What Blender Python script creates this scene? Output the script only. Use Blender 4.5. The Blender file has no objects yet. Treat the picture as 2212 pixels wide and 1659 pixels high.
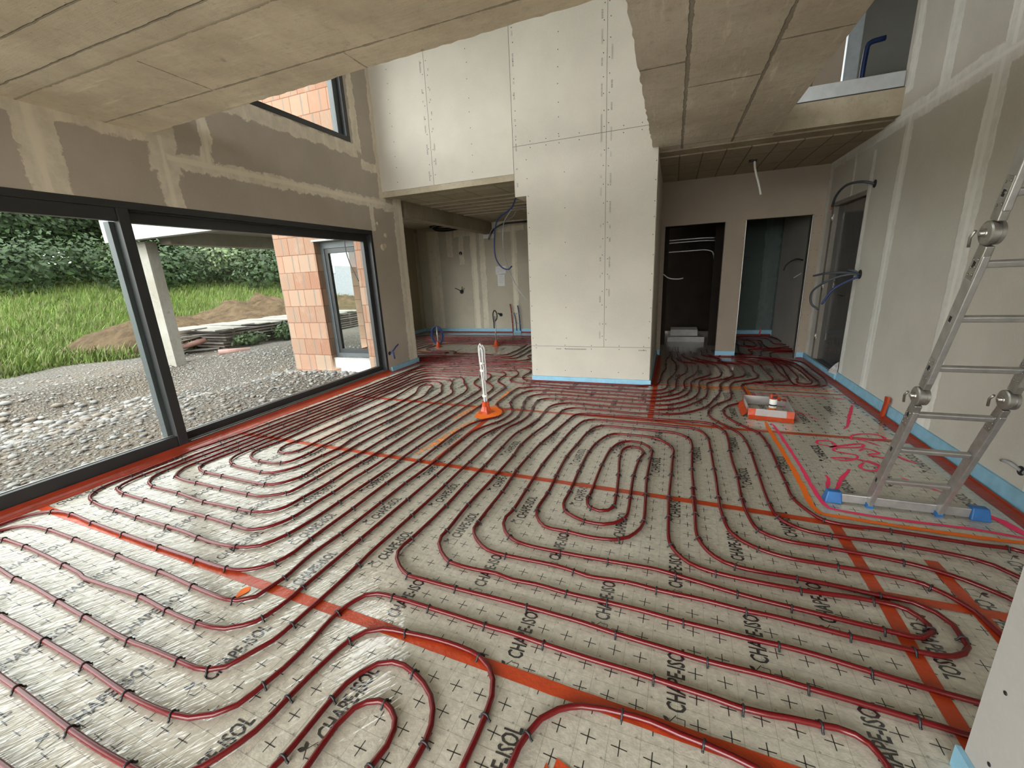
import bpy, bmesh, math, random
from mathutils import Vector, Matrix, Euler
import numpy as np

SC = bpy.context.scene
COL = SC.collection
random.seed(7)

# ---------------------------------------------------------------- camera, sky, light, exposure
cam_data = bpy.data.cameras.new('camera')
cam_data.sensor_width = 36.0
cam_data.lens = 892.22 / 2212 * 36.0
cam_data.clip_start = 0.05
cam_data.clip_end = 400
cam = bpy.data.objects.new('camera', cam_data)
COL.objects.link(cam)
YAW, PIT, ROL = math.radians(-21.37586), math.radians(-14.895766), math.radians(-2.72497)
_f = Vector((math.sin(YAW) * math.cos(PIT), math.cos(YAW) * math.cos(PIT), math.sin(PIT)))
_r0 = Vector((math.cos(YAW), -math.sin(YAW), 0))
_u0 = _r0.cross(_f)
_r = _r0 * math.cos(ROL) + _u0 * math.sin(ROL)
_u = -_r0 * math.sin(ROL) + _u0 * math.cos(ROL)
M = Matrix(((_r.x, _u.x, -_f.x, 0), (_r.y, _u.y, -_f.y, 0), (_r.z, _u.z, -_f.z, 1.45), (0, 0, 0, 1)))
cam.matrix_world = M
SC.camera = cam

SC.view_settings.view_transform = 'Standard'
SC.view_settings.look = 'None'
SC.view_settings.gamma = 1.0
SC.view_settings.use_curve_mapping = False
SC.view_settings.exposure = 0.62

# overcast sky, brightest as a broad hazy glow low behind the camera (added to light the interior)
SKY, GLOW, SUN = 3.6, 4.6, 0.3
world = bpy.data.worlds.new('overcast_sky')
SC.world = world
world.use_nodes = True
wn = world.node_tree
wn.nodes.clear()
wo = wn.nodes.new('ShaderNodeOutputWorld')
bg = wn.nodes.new('ShaderNodeBackground')
tc = wn.nodes.new('ShaderNodeTexCoord')
dt = wn.nodes.new('ShaderNodeVectorMath'); dt.operation = 'DOT_PRODUCT'
wn.links.new(tc.outputs['Generated'], dt.inputs[0])
dt.inputs[1].default_value = Vector((-0.15, -0.93, 0.30)).normalized()
mr = wn.nodes.new('ShaderNodeMapRange'); mr.interpolation_type = 'SMOOTHSTEP'
wn.links.new(dt.outputs['Value'], mr.inputs[0])
mr.inputs[1].default_value = 0.55; mr.inputs[2].default_value = 0.97; mr.inputs[3].default_value = 0.0; mr.inputs[4].default_value = GLOW
ad = wn.nodes.new('ShaderNodeMath'); ad.operation = 'ADD'; ad.inputs[1].default_value = SKY
wn.links.new(mr.outputs[0], ad.inputs[0])
wn.links.new(ad.outputs[0], bg.inputs[1])
bg.inputs[0].default_value = (0.985, 0.985, 0.98, 1)
wn.links.new(bg.outputs[0], wo.inputs[0])

sun_data = bpy.data.lights.new('hazy_sun', 'SUN')
sun_data.energy = SUN
sun_data.angle = math.radians(25)
sun_data.color = (1.0, 0.95, 0.86)
sun = bpy.data.objects.new('hazy_sun', sun_data)
sun.rotation_euler = Euler((math.radians(38), 0, math.radians(25)))
COL.objects.link(sun)

SC.cycles.max_bounces = 7
SC.cycles.diffuse_bounces = 5
SC.cycles.glossy_bounces = 3
SC.cycles.transmission_bounces = 5
SC.cycles.transparent_max_bounces = 12
SC.cycles.caustics_reflective = False
SC.cycles.caustics_refractive = False
SC.cycles.sample_clamp_indirect = 6.0
SC.cycles.use_denoising = True
SC.cycles.use_adaptive_sampling = True

R90 = math.pi / 2

# ---------------------------------------------------------------- helpers
def tag(o, label=None, cat=None, group=None, kind=None):
    if label: o['label'] = label
    if cat: o['category'] = cat
    if group: o['group'] = group
    if kind: o['kind'] = kind
    return o

def empty(name, loc=(0, 0, 0), rz=0):
    o = bpy.data.objects.new(name, None)
    o.location = loc
    o.rotation_euler = (0, 0, rz)
    o.empty_display_size = 0.1
    COL.objects.link(o)
    return o

class MB:
    def __init__(s):
        s.v = []; s.f = []; s.mi = []; s.smooth = []
    def face(s, pts, mi=0, sm=False):
        n = len(s.v)
        s.v += [tuple(p) for p in pts]
        s.f.append(tuple(range(n, n + len(pts)))); s.mi.append(mi); s.smooth.append(sm)
    def box(s, a, b, mi=0):
        x0, y0, z0 = (min(a[i], b[i]) for i in range(3))
        x1, y1, z1 = (max(a[i], b[i]) for i in range(3))
        n = len(s.v)
        s.v += [(x0, y0, z0), (x1, y0, z0), (x1, y1, z0), (x0, y1, z0), (x0, y0, z1), (x1, y0, z1), (x1, y1, z1), (x0, y1, z1)]
        for q in ((0, 3, 2, 1), (4, 5, 6, 7), (0, 1, 5, 4), (1, 2, 6, 5), (2, 3, 7, 6), (3, 0, 4, 7)):
            s.f.append(tuple(n + i for i in q)); s.mi.append(mi); s.smooth.append(False)
        return s
    def beam(s, p, q, w, h, up=(0, 0, 1), mi=0):
        """box from p to q, w wide sideways, h along up"""
        p = Vector(p); q = Vector(q); d = (q - p).normalized(); up = Vector(up)
        side = d.cross(up).normalized(); u2 = side.cross(d).normalized()
        n = len(s.v)
        for c in (p, q):
            for a, b in ((-1, -1), (1, -1), (1, 1), (-1, 1)):
                s.v.append(tuple(c + side * (a * w / 2) + u2 * (b * h / 2)))
        for qd in ((0, 1, 2, 3), (7, 6, 5, 4), (0, 4, 5, 1), (1, 5, 6, 2), (2, 6, 7, 3), (3, 7, 4, 0)):
            s.f.append(tuple(n + i for i in qd)); s.mi.append(mi); s.smooth.append(False)
        return s
    def tube(s, pts, r, n=8, mi=0, caps=True, closed=False):
        pts = [Vector(p) for p in pts]
        m = len(pts)
        rs = r if isinstance(r, (list, tuple)) else [r] * m
        base = len(s.v)
        ref = Vector((0, 0, 1))
        t0 = (pts[1] - pts[0]).normalized()
        if abs(t0.dot(ref)) > 0.95: ref = Vector((1, 0, 0))
        nrm = (ref - t0 * ref.dot(t0)).normalized()
        for i in range(m):
            if closed: t = (pts[(i + 1) % m] - pts[i - 1]).normalized()
            elif i == 0: t = t0
            elif i == m - 1: t = (pts[-1] - pts[-2]).normalized()
            else: t = (pts[i + 1] - pts[i - 1]).normalized()
            nrm = (nrm - t * nrm.dot(t))
            nrm = nrm.normalized() if nrm.length > 1e-6 else Vector((1, 0, 0))
            bn = t.cross(nrm)
            for k in range(n):
                a = 2 * math.pi * k / n
                s.v.append(tuple(pts[i] + nrm * (math.cos(a) * rs[i]) + bn * (math.sin(a) * rs[i])))
        for i in range(m if closed else m - 1):
            j = (i + 1) % m
            for k in range(n):
                s.f.append((base + i * n + k, base + i * n + (k + 1) % n, base + j * n + (k + 1) % n, base + j * n + k))
                s.mi.append(mi); s.smooth.append(True)
        if caps and not closed:
            s.f.append(tuple(base + k for k in reversed(range(n)))); s.mi.append(mi); s.smooth.append(False)
            s.f.append(tuple(base + (m - 1) * n + k for k in range(n))); s.mi.append(mi); s.smooth.append(False)
        return s
    def _lathe_flat(s, c, prof, n, mi, axis):
        def P_(r, h, a):
            x, y = math.cos(a) * r, math.sin(a) * r
            return c + {'z': Vector((x, y, h)), 'x': Vector((h, x, y)), 'y': Vector((y, h, x))}[axis]
        for (r0, h0), (r1, h1) in zip(prof[:-1], prof[1:]):
            b = len(s.v)
            for r, h in ((r0, h0), (r1, h1)):
                for k in range(n): s.v.append(tuple(P_(r, h, 2 * math.pi * k / n)))
            for k in range(n):
                s.f.append((b + k, b + (k + 1) % n, b + n + (k + 1) % n, b + n + k)); s.mi.append(mi); s.smooth.append(True)
        for (r, h), rev in ((prof[0], True), (prof[-1], False)):
            b = len(s.v)
            for k in range(n): s.v.append(tuple(P_(r, h, 2 * math.pi * k / n)))
            ks = list(range(n)); ks = ks[::-1] if rev else ks
            s.f.append(tuple(b + k for k in ks)); s.mi.append(mi); s.smooth.append(False)
        return s
    def lathe(s, c, prof, n=24, mi=0, axis='z', flat=False):
        """prof list of (r, h) from bottom to top, about axis through c"""
        base = len(s.v); c = Vector(c)
        if flat: return s._lathe_flat(c, prof, n, mi, axis)
        for r, h in prof:
            for k in range(n):
                a = 2 * math.pi * k / n
                x, y = math.cos(a) * r, math.sin(a) * r
                p = {'z': Vector((x, y, h)), 'x': Vector((h, x, y)), 'y': Vector((y, h, x))}[axis]
                s.v.append(tuple(c + p))
        for i in range(len(prof) - 1):
            for k in range(n):
                s.f.append((base + i * n + k, base + i * n + (k + 1) % n, base + (i + 1) * n + (k + 1) % n, base + (i + 1) * n + k))
                s.mi.append(mi); s.smooth.append(True)
        s.f.append(tuple(base + k for k in reversed(range(n)))); s.mi.append(mi); s.smooth.append(False)
        s.f.append(tuple(base + (len(prof) - 1) * n + k for k in range(n))); s.mi.append(mi); s.smooth.append(False)
        return s
    def build(s, name, mats, parent=None, bevel=0, edge_split=False):
        me = bpy.data.meshes.new(name)
        me.from_pydata(s.v, [], s.f)
        if not isinstance(mats, (list, tuple)): mats = [mats]
        for m in mats: me.materials.append(m)
        me.polygons.foreach_set('material_index', s.mi)
        me.polygons.foreach_set('use_smooth', s.smooth)
        me.update()
        o = bpy.data.objects.new(name, me)
        COL.objects.link(o)
        if parent: o.parent = parent
        if bevel:
            b = o.modifiers.new('bevel', 'BEVEL'); b.width = bevel; b.segments = 2; b.limit_method = 'ANGLE'
        return o

def S(o):
    o['kind'] = 'structure'
    return o

def catmull(p, step=0.03):
    q = [np.array(p[0], float)]
    for a in p[1:]:
        a = np.array(a, float)
        if np.linalg.norm(a - q[-1]) > 1e-4: q.append(a)
    p = [2 * q[0] - q[1]] + q + [2 * q[-1] - q[-2]]
    out = [q[0]]
    for i in range(1, len(p) - 2):
        p0, p1, p2, p3 = p[i - 1:i + 3]
        t1 = max(np.linalg.norm(p1 - p0), 1e-6) ** .5
        t2 = t1 + np.linalg.norm(p2 - p1) ** .5
        t3 = t2 + max(np.linalg.norm(p3 - p2), 1e-6) ** .5
        n = max(1, int(np.linalg.norm(p2 - p1) / step))
        for k in range(1, n + 1):
            t = t1 + (t2 - t1) * k / n
            A1 = (t1 - t) / t1 * p0 + t / t1 * p1
            A2 = (t2 - t) / (t2 - t1) * p1 + (t - t1) / (t2 - t1) * p2
            A3 = (t3 - t) / (t3 - t2) * p2 + (t - t2) / (t3 - t2) * p3
            B1 = (t2 - t) / t2 * A1 + t / t2 * A2
            B2 = (t3 - t) / (t3 - t1) * A2 + (t - t1) / (t3 - t1) * A3
            out.append((t2 - t) / (t2 - t1) * B1 + (t - t1) / (t2 - t1) * B2)
    return np.array(out)

# ---------------------------------------------------------------- materials
class NT:
    def __init__(s, name):
        s.m = bpy.data.materials.new(name); s.m.use_nodes = True
        s.t = s.m.node_tree; s.t.nodes.clear()
        s.out = s.n('ShaderNodeOutputMaterial')
        s.tc = s.n('ShaderNodeTexCoord')
        s.pos = s.tc.outputs['Object']
    def n(s, typ, **kw):
        nd = s.t.nodes.new(typ)
        for k, v in kw.items(): setattr(nd, k, v)
        return nd
    def l(s, a, b): s.t.links.new(a, b)
    def val(s, sock, v):
        if hasattr(v, 'links') or isinstance(v, bpy.types.NodeSocket): s.l(v, sock)
        else: sock.default_value = v
    def math(s, op, a, b=None, c=None, clamp=False):
        nd = s.n('ShaderNodeMath', operation=op); nd.use_clamp = clamp
        s.val(nd.inputs[0], a)
        if b is not None: s.val(nd.inputs[1], b)
        if c is not None: s.val(nd.inputs[2], c)
        return nd.outputs[0]
    def mapping(s, scale=(1, 1, 1), rot=(0, 0, 0), loc=(0, 0, 0), vec=None):
        m = s.n('ShaderNodeMapping'); s.l(vec or s.pos, m.inputs[0])
        m.inputs['Scale'].default_value = scale; m.inputs['Rotation'].default_value = rot; m.inputs['Location'].default_value = loc
        return m.outputs[0]
    def noise(s, scale, detail=3, rough=0.55, vec=None, out='Fac', dist=0):
        nd = s.n('ShaderNodeTexNoise'); s.l(vec or s.pos, nd.inputs['Vector'])
        nd.inputs['Scale'].default_value = scale; nd.inputs['Detail'].default_value = detail
        nd.inputs['Roughness'].default_value = rough; nd.inputs['Distortion'].default_value = dist
        return nd.outputs[out]
    def ramp(s, fac, stops):
        nd = s.n('ShaderNodeValToRGB'); s.l(fac, nd.inputs[0])
        cr = nd.color_ramp
        while len(cr.elements) < len(stops): cr.elements.new(0.5)
        for e, (p, c) in zip(cr.elements, stops):
            e.position = p; e.color = (*c, 1) if len(c) == 3 else c
        return nd.outputs[0]
    def mix(s, fac, a, b, blend='MIX'):
        nd = s.n('ShaderNodeMix', data_type='RGBA', blend_type=blend)
        s.val(nd.inputs['Factor'], fac)
        for sock, v in ((nd.inputs['A'], a), (nd.inputs['B'], b)):
            if isinstance(v, bpy.types.NodeSocket): s.l(v, sock)
            else: sock.default_value = (*v, 1) if len(v) == 3 else v
        return nd.outputs['Result']
    def smooth(s, v, lo, hi):
        nd = s.n('ShaderNodeMapRange', interpolation_type='SMOOTHSTEP')
        s.val(nd.inputs[0], v); nd.inputs[1].default_value = lo; nd.inputs[2].default_value = hi
        return nd.outputs[0]
    def bump(s, h, strength=0.3, dist=0.01, normal=None):
        nd = s.n('ShaderNodeBump'); s.l(h, nd.inputs['Height'])
        nd.inputs['Strength'].default_value = strength; nd.inputs['Distance'].default_value = dist
        if normal: s.l(normal, nd.inputs['Normal'])
        return nd.outputs[0]
    def bsdf(s, color, rough=0.6, metal=0, spec=0.5, normal=None, coat=0, coat_rough=0.1, coat_normal=None, trans=0, alpha=None, ior=None, coat_ior=None):
        b = s.n('ShaderNodeBsdfPrincipled')
        if isinstance(color, bpy.types.NodeSocket): s.l(color, b.inputs['Base Color'])
        else: b.inputs['Base Color'].default_value = (*color, 1)
        s.val(b.inputs['Roughness'], rough); b.inputs['Metallic'].default_value = metal
        b.inputs['Specular IOR Level'].default_value = spec
        s.val(b.inputs['Coat Weight'], coat); b.inputs['Coat Roughness'].default_value = coat_rough
        b.inputs['Transmission Weight'].default_value = trans
        if ior: b.inputs['IOR'].default_value = ior
        if normal: s.l(normal, b.inputs['Normal'])
        if coat_normal: s.l(coat_normal, b.inputs['Coat Normal'])
        if alpha is not None: s.val(b.inputs['Alpha'], alpha)
        s.l(b.outputs[0], s.out.inputs[0])
        s.b = b
        if coat_ior: b.inputs['Coat IOR'].default_value = coat_ior
        return s.m

def plain(name, color, rough=0.5, metal=0, var=0.12, scale=8, spec=0.5, coat=0, bump=0.0):
    t = NT(name)
    nz = t.noise(scale, 4)
    dark = tuple(c * (1 - var) for c in color); light = tuple(min(1, c * (1 + var)) for c in color)
    col = t.ramp(nz, [(0.3, dark), (0.7, light)])
    nm = t.bump(t.noise(scale * 8, 3), bump, 0.004) if bump else None
    return t.bsdf(col, rough, metal, spec, nm, coat)

def rects_mask(t, iu, iv, rects, amp=0.03, nscale=7, soft=0.008):
    """soft, ragged mask of plaster bands; rects (u0,u1,v0,v1) in world metres"""
    sp = t.n('ShaderNodeSeparateXYZ'); t.l(t.pos, sp.inputs[0])
    n1 = t.math('MULTIPLY', t.math('SUBTRACT', t.noise(nscale, 4, 0.7), 0.5), amp * 3)
    u = t.math('ADD', sp.outputs[iu], 0); v = sp.outputs[iv]
    cur = None
    for (u0, u1, v0, v1) in rects:
        du = t.math('SUBTRACT', t.math('ABSOLUTE', t.math('SUBTRACT', u, (u0 + u1) / 2)), (u1 - u0) / 2)
        dv = t.math('SUBTRACT', t.math('ABSOLUTE', t.math('SUBTRACT', v, (v0 + v1) / 2)), (v1 - v0) / 2)
        d = t.math('MAXIMUM', du, dv)
        cur = d if cur is None else t.math('MINIMUM', cur, d)
    return t.smooth(t.math('ADD', cur, n1), soft, -soft)

def drywall(name, board, plaster, iu, iv, rects, inner=None, amp=0.03, rough=0.85):
    t = NT(name)
    bcol = t.mix(t.smooth(t.noise(1.3, 5, 0.6), 0.35, 0.7), tuple(c * 0.93 for c in board), tuple(min(1, c * 1.05) for c in board))
    bcol = t.mix(t.math('MULTIPLY', t.smooth(t.noise(60, 2), 0.45, 0.75), 0.25), bcol, tuple(min(1, c * 1.15) for c in board))
    if rects:
        m = rects_mask(t, iu, iv, rects, amp)
        pcol = t.mix(t.smooth(t.noise(9, 4, 0.7), 0.35, 0.65), tuple(c * 0.86 for c in plaster), plaster)
        streak = t.noise(5, 3, 0.6, vec=t.mapping((2, 2, 0.25)))
        pcol = t.mix(t.smooth(streak, 0.45, 0.75), pcol, tuple(min(1, c * 1.1) for c in plaster))
        bcol = t.mix(t.math('MULTIPLY', m, 0.92), bcol, pcol)
        if inner:
            m2 = rects_mask(t, iu, iv, inner, amp * 0.25)
            bcol = t.mix(t.math('MULTIPLY', m2, 0.85), bcol, tuple(min(1, c * 1.06) for c in plaster))
        nm = t.bump(m, 0.5, 0.004)
    else:
        nm = t.bump(t.noise(120, 2), 0.08, 0.002)
    return t.bsdf(bcol, rough, 0, 0.25, nm)

# bare concrete cast on formwork boards
def concrete(name, c0, c1, joints=None, iu=0, iv=1, board=0.0, bdir='x', bump=0.5, smear=0.5):
    t = NT(name)
    n1 = t.noise(1.6, 6, 0.65); n2 = t.noise(14, 5, 0.7); n3 = t.noise(55, 3, 0.6)
    col = t.mix(t.smooth(n1, 0.3, 0.7), c0, c1)
    col = t.mix(t.math('MULTIPLY', t.smooth(n2, 0.5, 0.75), 0.45), col, tuple(c * 0.72 for c in c0))
    st = t.noise(3.0, 5, 0.7, vec=t.mapping((0.5, 4, 1) if bdir == 'x' else (4, 0.5, 1)))
    col = t.mix(t.math('MULTIPLY', t.smooth(st, 0.55, 0.8), smear), col, tuple(min(1, c * 1.35) for c in c1))
    pits = t.smooth(n3, 0.70, 0.78)
    col = t.mix(t.math('MULTIPLY', pits, 0.6), col, tuple(c * 0.4 for c in c0))
    spots = t.smooth(t.noise(7, 2, 0.5), 0.72, 0.78)
    col = t.mix(t.math('MULTIPLY', spots, 0.5), col, tuple(c * 0.45 for c in c0))
    h = t.math('ADD', t.math('MULTIPLY', n2, 0.4), t.math('MULTIPLY', st, 0.5))
    h = t.math('SUBTRACT', h, t.math('MULTIPLY', pits, 0.4))
    if board:
        sp = t.n('ShaderNodeSeparateXYZ'); t.l(t.pos, sp.inputs[0])
        a = sp.outputs[1] if bdir == 'x' else sp.outputs[0]
        wob = t.math('MULTIPLY', t.math('SUBTRACT', t.noise(6, 4, 0.7), 0.5), 0.03)
        fr = t.math('FRACT', t.math('DIVIDE', t.math('ADD', a, wob), board))
        dd = t.math('ABSOLUTE', t.math('SUBTRACT', fr, 0.5))
        ln = t.smooth(dd, 0.47, 0.495)
        col = t.mix(t.math('MULTIPLY', ln, 0.55), col, tuple(c * 0.5 for c in c0))
        h = t.math('SUBTRACT', h, t.math('MULTIPLY', ln, 1.2))
    if joints:
        wob = 0.012
        m = rects_mask(t, iu, iv, joints, wob, 9, 0.003)
        col = t.mix(t.math('MULTIPLY', m, 0.7), col, tuple(c * 0.38 for c in c0))
        h = t.math('SUBTRACT', h, t.math('MULTIPLY', m, 1.5))
    return t.bsdf(col, 0.88, 0, 0.25, t.bump(h, bump, 0.02))

MT = {}
MT['frame'] = plain('anthracite_aluminium', (0.024, 0.025, 0.026), 0.42, 0.0, 0.1, 5)
MT['frame_out'] = plain('grey_blue_aluminium', (0.07, 0.08, 0.085), 0.45, 0.0, 0.1, 5)
MT['alu'] = plain('brushed_aluminium', (0.46, 0.455, 0.44), 0.42, 0.8, 0.12, 25, bump=0.05)
MT['zinc'] = plain('zinc_steel', (0.42, 0.41, 0.38), 0.38, 0.9, 0.15, 30)
MT['blue_plastic'] = plain('blue_rubber', (0.02, 0.12, 0.33), 0.5, 0, 0.15, 15)
MT['black'] = plain('black_plastic', (0.012, 0.012, 0.014), 0.45, 0, 0.2, 20)
MT['cable_grey'] = plain('grey_conduit', (0.35, 0.35, 0.36), 0.5, 0, 0.1, 20)
MT['cable_dark'] = plain('dark_grey_conduit', (0.05, 0.06, 0.07), 0.5, 0, 0.1, 20)
MT['cable_blue'] = plain('blue_conduit', (0.01, 0.03, 0.12), 0.45, 0, 0.1, 20)
MT['white_plastic'] = plain('white_plastic', (0.75, 0.74, 0.70), 0.45, 0, 0.05, 12)
MT['foam'] = plain('blue_foam', (0.24, 0.47, 0.62), 0.75, 0, 0.10, 12, bump=0.15)
MT['paper'] = plain('white_paper', (0.62, 0.62, 0.60), 0.8, 0, 0.04, 12)
MT['ink'] = plain('pen_ink', (0.05, 0.05, 0.06), 0.8, 0, 0.1, 12)
MT['dark_hole'] = plain('dark_recess', (0.02, 0.02, 0.02), 0.9, 0, 0.1, 12)
MT['stud'] = plain('galvanised_stud', (0.40, 0.45, 0.46), 0.45, 0.6, 0.1, 12)
MT['track'] = plain('galvanised_track', (0.42, 0.44, 0.44), 0.40, 0.7, 0.08, 12)
MT['copper'] = plain('orange_conductor', (0.6, 0.16, 0.08), 0.4, 0, 0.1, 12)
MT['red_pipe_dull'] = plain('red_sleeve', (0.22, 0.02, 0.02), 0.5, 0, 0.1, 12)

def pipe_mat():
    t = NT('red_heating_pipe')
    col = t.mix(t.smooth(t.noise(3, 3), 0.35, 0.7), (0.105, 0.003, 0.004), (0.125, 0.004, 0.005))
    col = t.mix(t.math('MULTIPLY', t.smooth(t.noise(60, 3), 0.6, 0.8), 0.2), col, (0.22, 0.06, 0.05))
    return t.bsdf(col, 0.26, 0, 0.5)
MT['pipe'] = pipe_mat()

def tape_mat(name, c):
    t = NT(name)
    col = t.mix(t.smooth(t.noise(9, 4), 0.35, 0.7), tuple(x * 0.85 for x in c), c)
    nz = t.noise(14, 4, 0.6, vec=t.mapping((1, 1, 1)))
    return t.bsdf(col, 0.32, 0, 0.5, t.bump(nz, 0.35, 0.02))
MT['tape'] = tape_mat('orange_tape', (0.50, 0.062, 0.016))
MT['tape_shaded'] = tape_mat('shaded_orange_foil', (0.32, 0.036, 0.012))  # tape orange darkened in its colour to stand in for backlit shade

def film_bump(t):
    """wrinkles of the clear film: long folds, strongest on the window side of the room"""
    sp = t.n('ShaderNodeSeparateXYZ'); t.l(t.pos, sp.inputs[0])
    def along(ca, sa, k1, k2):
        cmb = t.n('ShaderNodeCombineXYZ')
        x_, y_ = sp.outputs[0], sp.outputs[1]
        t.l(t.math('MULTIPLY', t.math('SUBTRACT', t.math('MULTIPLY', x_, sa), t.math('MULTIPLY', y_, ca)), k1), cmb.inputs[0])
        t.l(t.math('MULTIPLY', t.math('ADD', t.math('MULTIPLY', x_, ca), t.math('MULTIPLY', y_, sa)), k2), cmb.inputs[1])
        return cmb.outputs[0]
    w1 = t.noise(1.0, 2, 0.5, vec=along(0.62, 0.78, 22, 1.8), dist=0.5)
    w2 = t.noise(1.0, 2, 0.5, vec=along(0.45, 0.89, 46, 3.6), dist=0.4)
    w1 = t.math('POWER', t.math('SUBTRACT', 1.0, t.math('MULTIPLY', t.math('ABSOLUTE', t.math('SUBTRACT', w1, 0.5)), 4.0), clamp=True), 3.0)
    w2 = t.math('POWER', t.math('SUBTRACT', 1.0, t.math('MULTIPLY', t.math('ABSOLUTE', t.math('SUBTRACT', w2, 0.5)), 4.0), clamp=True), 2.0)
    w3 = t.noise(7, 3, 0.6)
    m = t.math('MULTIPLY', t.smooth(t.math('ADD', sp.outputs[0], t.math('MULTIPLY', sp.outputs[1], 0.45)), -0.2, -1.9),
               t.smooth(sp.outputs[1], 3.4, 1.4))
    rid = t.math('ADD', t.math('MULTIPLY', w1, 0.65), t.math('MULTIPLY', w2, 0.35))
    big = t.math('MULTIPLY', rid, t.math('ADD', t.math('MULTIPLY', m, 1.0), 0.05))
    return t.math('ADD', big, t.math('MULTIPLY', w3, 0.10)), m

def foil(name, base):
    t = NT(name)
    big, m = film_bump(t)
    pat = t.smooth(t.noise(38, 4, 0.65), 0.35, 0.68)
    col = t.mix(pat, tuple(c * 0.86 for c in base), tuple(min(1, c * 1.10) for c in base))
    col = t.mix(t.math('MULTIPLY', t.smooth(t.noise(3.0, 3), 0.35, 0.7), 0.35), col, tuple(c * 0.85 for c in base))
    under = t.bump(t.noise(42, 4, 0.6), 0.35, 0.006)
    film = t.bump(big, 1.0, 0.0040)
    film = t.bump(t.noise(9, 3, 0.6), 0.35, 0.006, film)
    return t.bsdf(col, 0.55, 0, 0.35, under, 1.0, 0.05, film, coat_ior=1.8)
MT['foil'] = foil('printed_insulation_foil', (0.53, 0.505, 0.42))
MT['print'] = foil('black_print_under_film', (0.022, 0.022, 0.024))
MT['print_thin'] = foil('grey_print_under_film', (0.30, 0.285, 0.24))

def paint(name, c):
    t = NT(name)
    n = t.noise(30, 3, 0.7)
    col = t.mix(n, tuple(x * 0.9 for x in c), c)
    return t.bsdf(col, 0.6, 0, 0.3, None)
MT['pink'] = paint('fluorescent_pink_paint', (0.95, 0.055, 0.16))
MT['orange_paint'] = paint('fluorescent_orange_paint', (0.98, 0.20, 0.02))
def haze_paint(name, c):
    t = NT(name)
    a = t.smooth(t.noise(22, 5, 0.75), 0.40, 0.62)
    return t.bsdf(c, 0.6, 0, 0.3, None, alpha=a)
MT['orange_mist'] = haze_paint('orange_overspray', (0.95, 0.30, 0.06))
MT['pink_mist'] = haze_paint('pink_overspray', (0.95, 0.12, 0.2))

def glass_mat():
    t = NT('window_glass')
    tr = t.n('ShaderNodeBsdfTransparent'); tr.inputs[0].default_value = (0.93, 0.96, 0.95, 1)
    gl = t.n('ShaderNodeBsdfGlossy'); gl.inputs['Roughness'].default_value = 0.0
    fr = t.n('ShaderNodeFresnel'); fr.inputs[0].default_value = 1.45
    mx = t.n('ShaderNodeMixShader')
    ge = t.n('ShaderNodeNewGeometry')
    t.l(t.math('MULTIPLY', fr.outputs[0], t.math('SUBTRACT', 1.0, ge.outputs['Backfacing'])), mx.inputs[0]); t.l(tr.outputs[0], mx.inputs[1]); t.l(gl.outputs[0], mx.inputs[2])
    t.l(mx.outputs[0], t.out.inputs[0])
    return t.m
MT['glass'] = glass_mat()

def film_mat():
    """door wrapped in clear film over dark wood"""
    t = NT('clear_film_over_dark_door')
    n = t.noise(1.0, 4, 0.65, vec=t.mapping((1, 30, 2.2)), dist=1.2)
    n2 = t.noise(1.0, 3, 0.6, vec=t.mapping((1, 12, 5)), dist=0.8)
    col = t.mix(t.smooth(n, 0.45, 0.9), (0.018, 0.016, 0.015), (0.06, 0.055, 0.05))
    h = t.math('ADD', n, t.math('MULTIPLY', n2, 0.6))
    return t.bsdf(col, 0.22, 0, 0.6, t.bump(h, 1.0, 0.05), 0.8, 0.12, None)
MT['door_film'] = film_mat()

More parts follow.
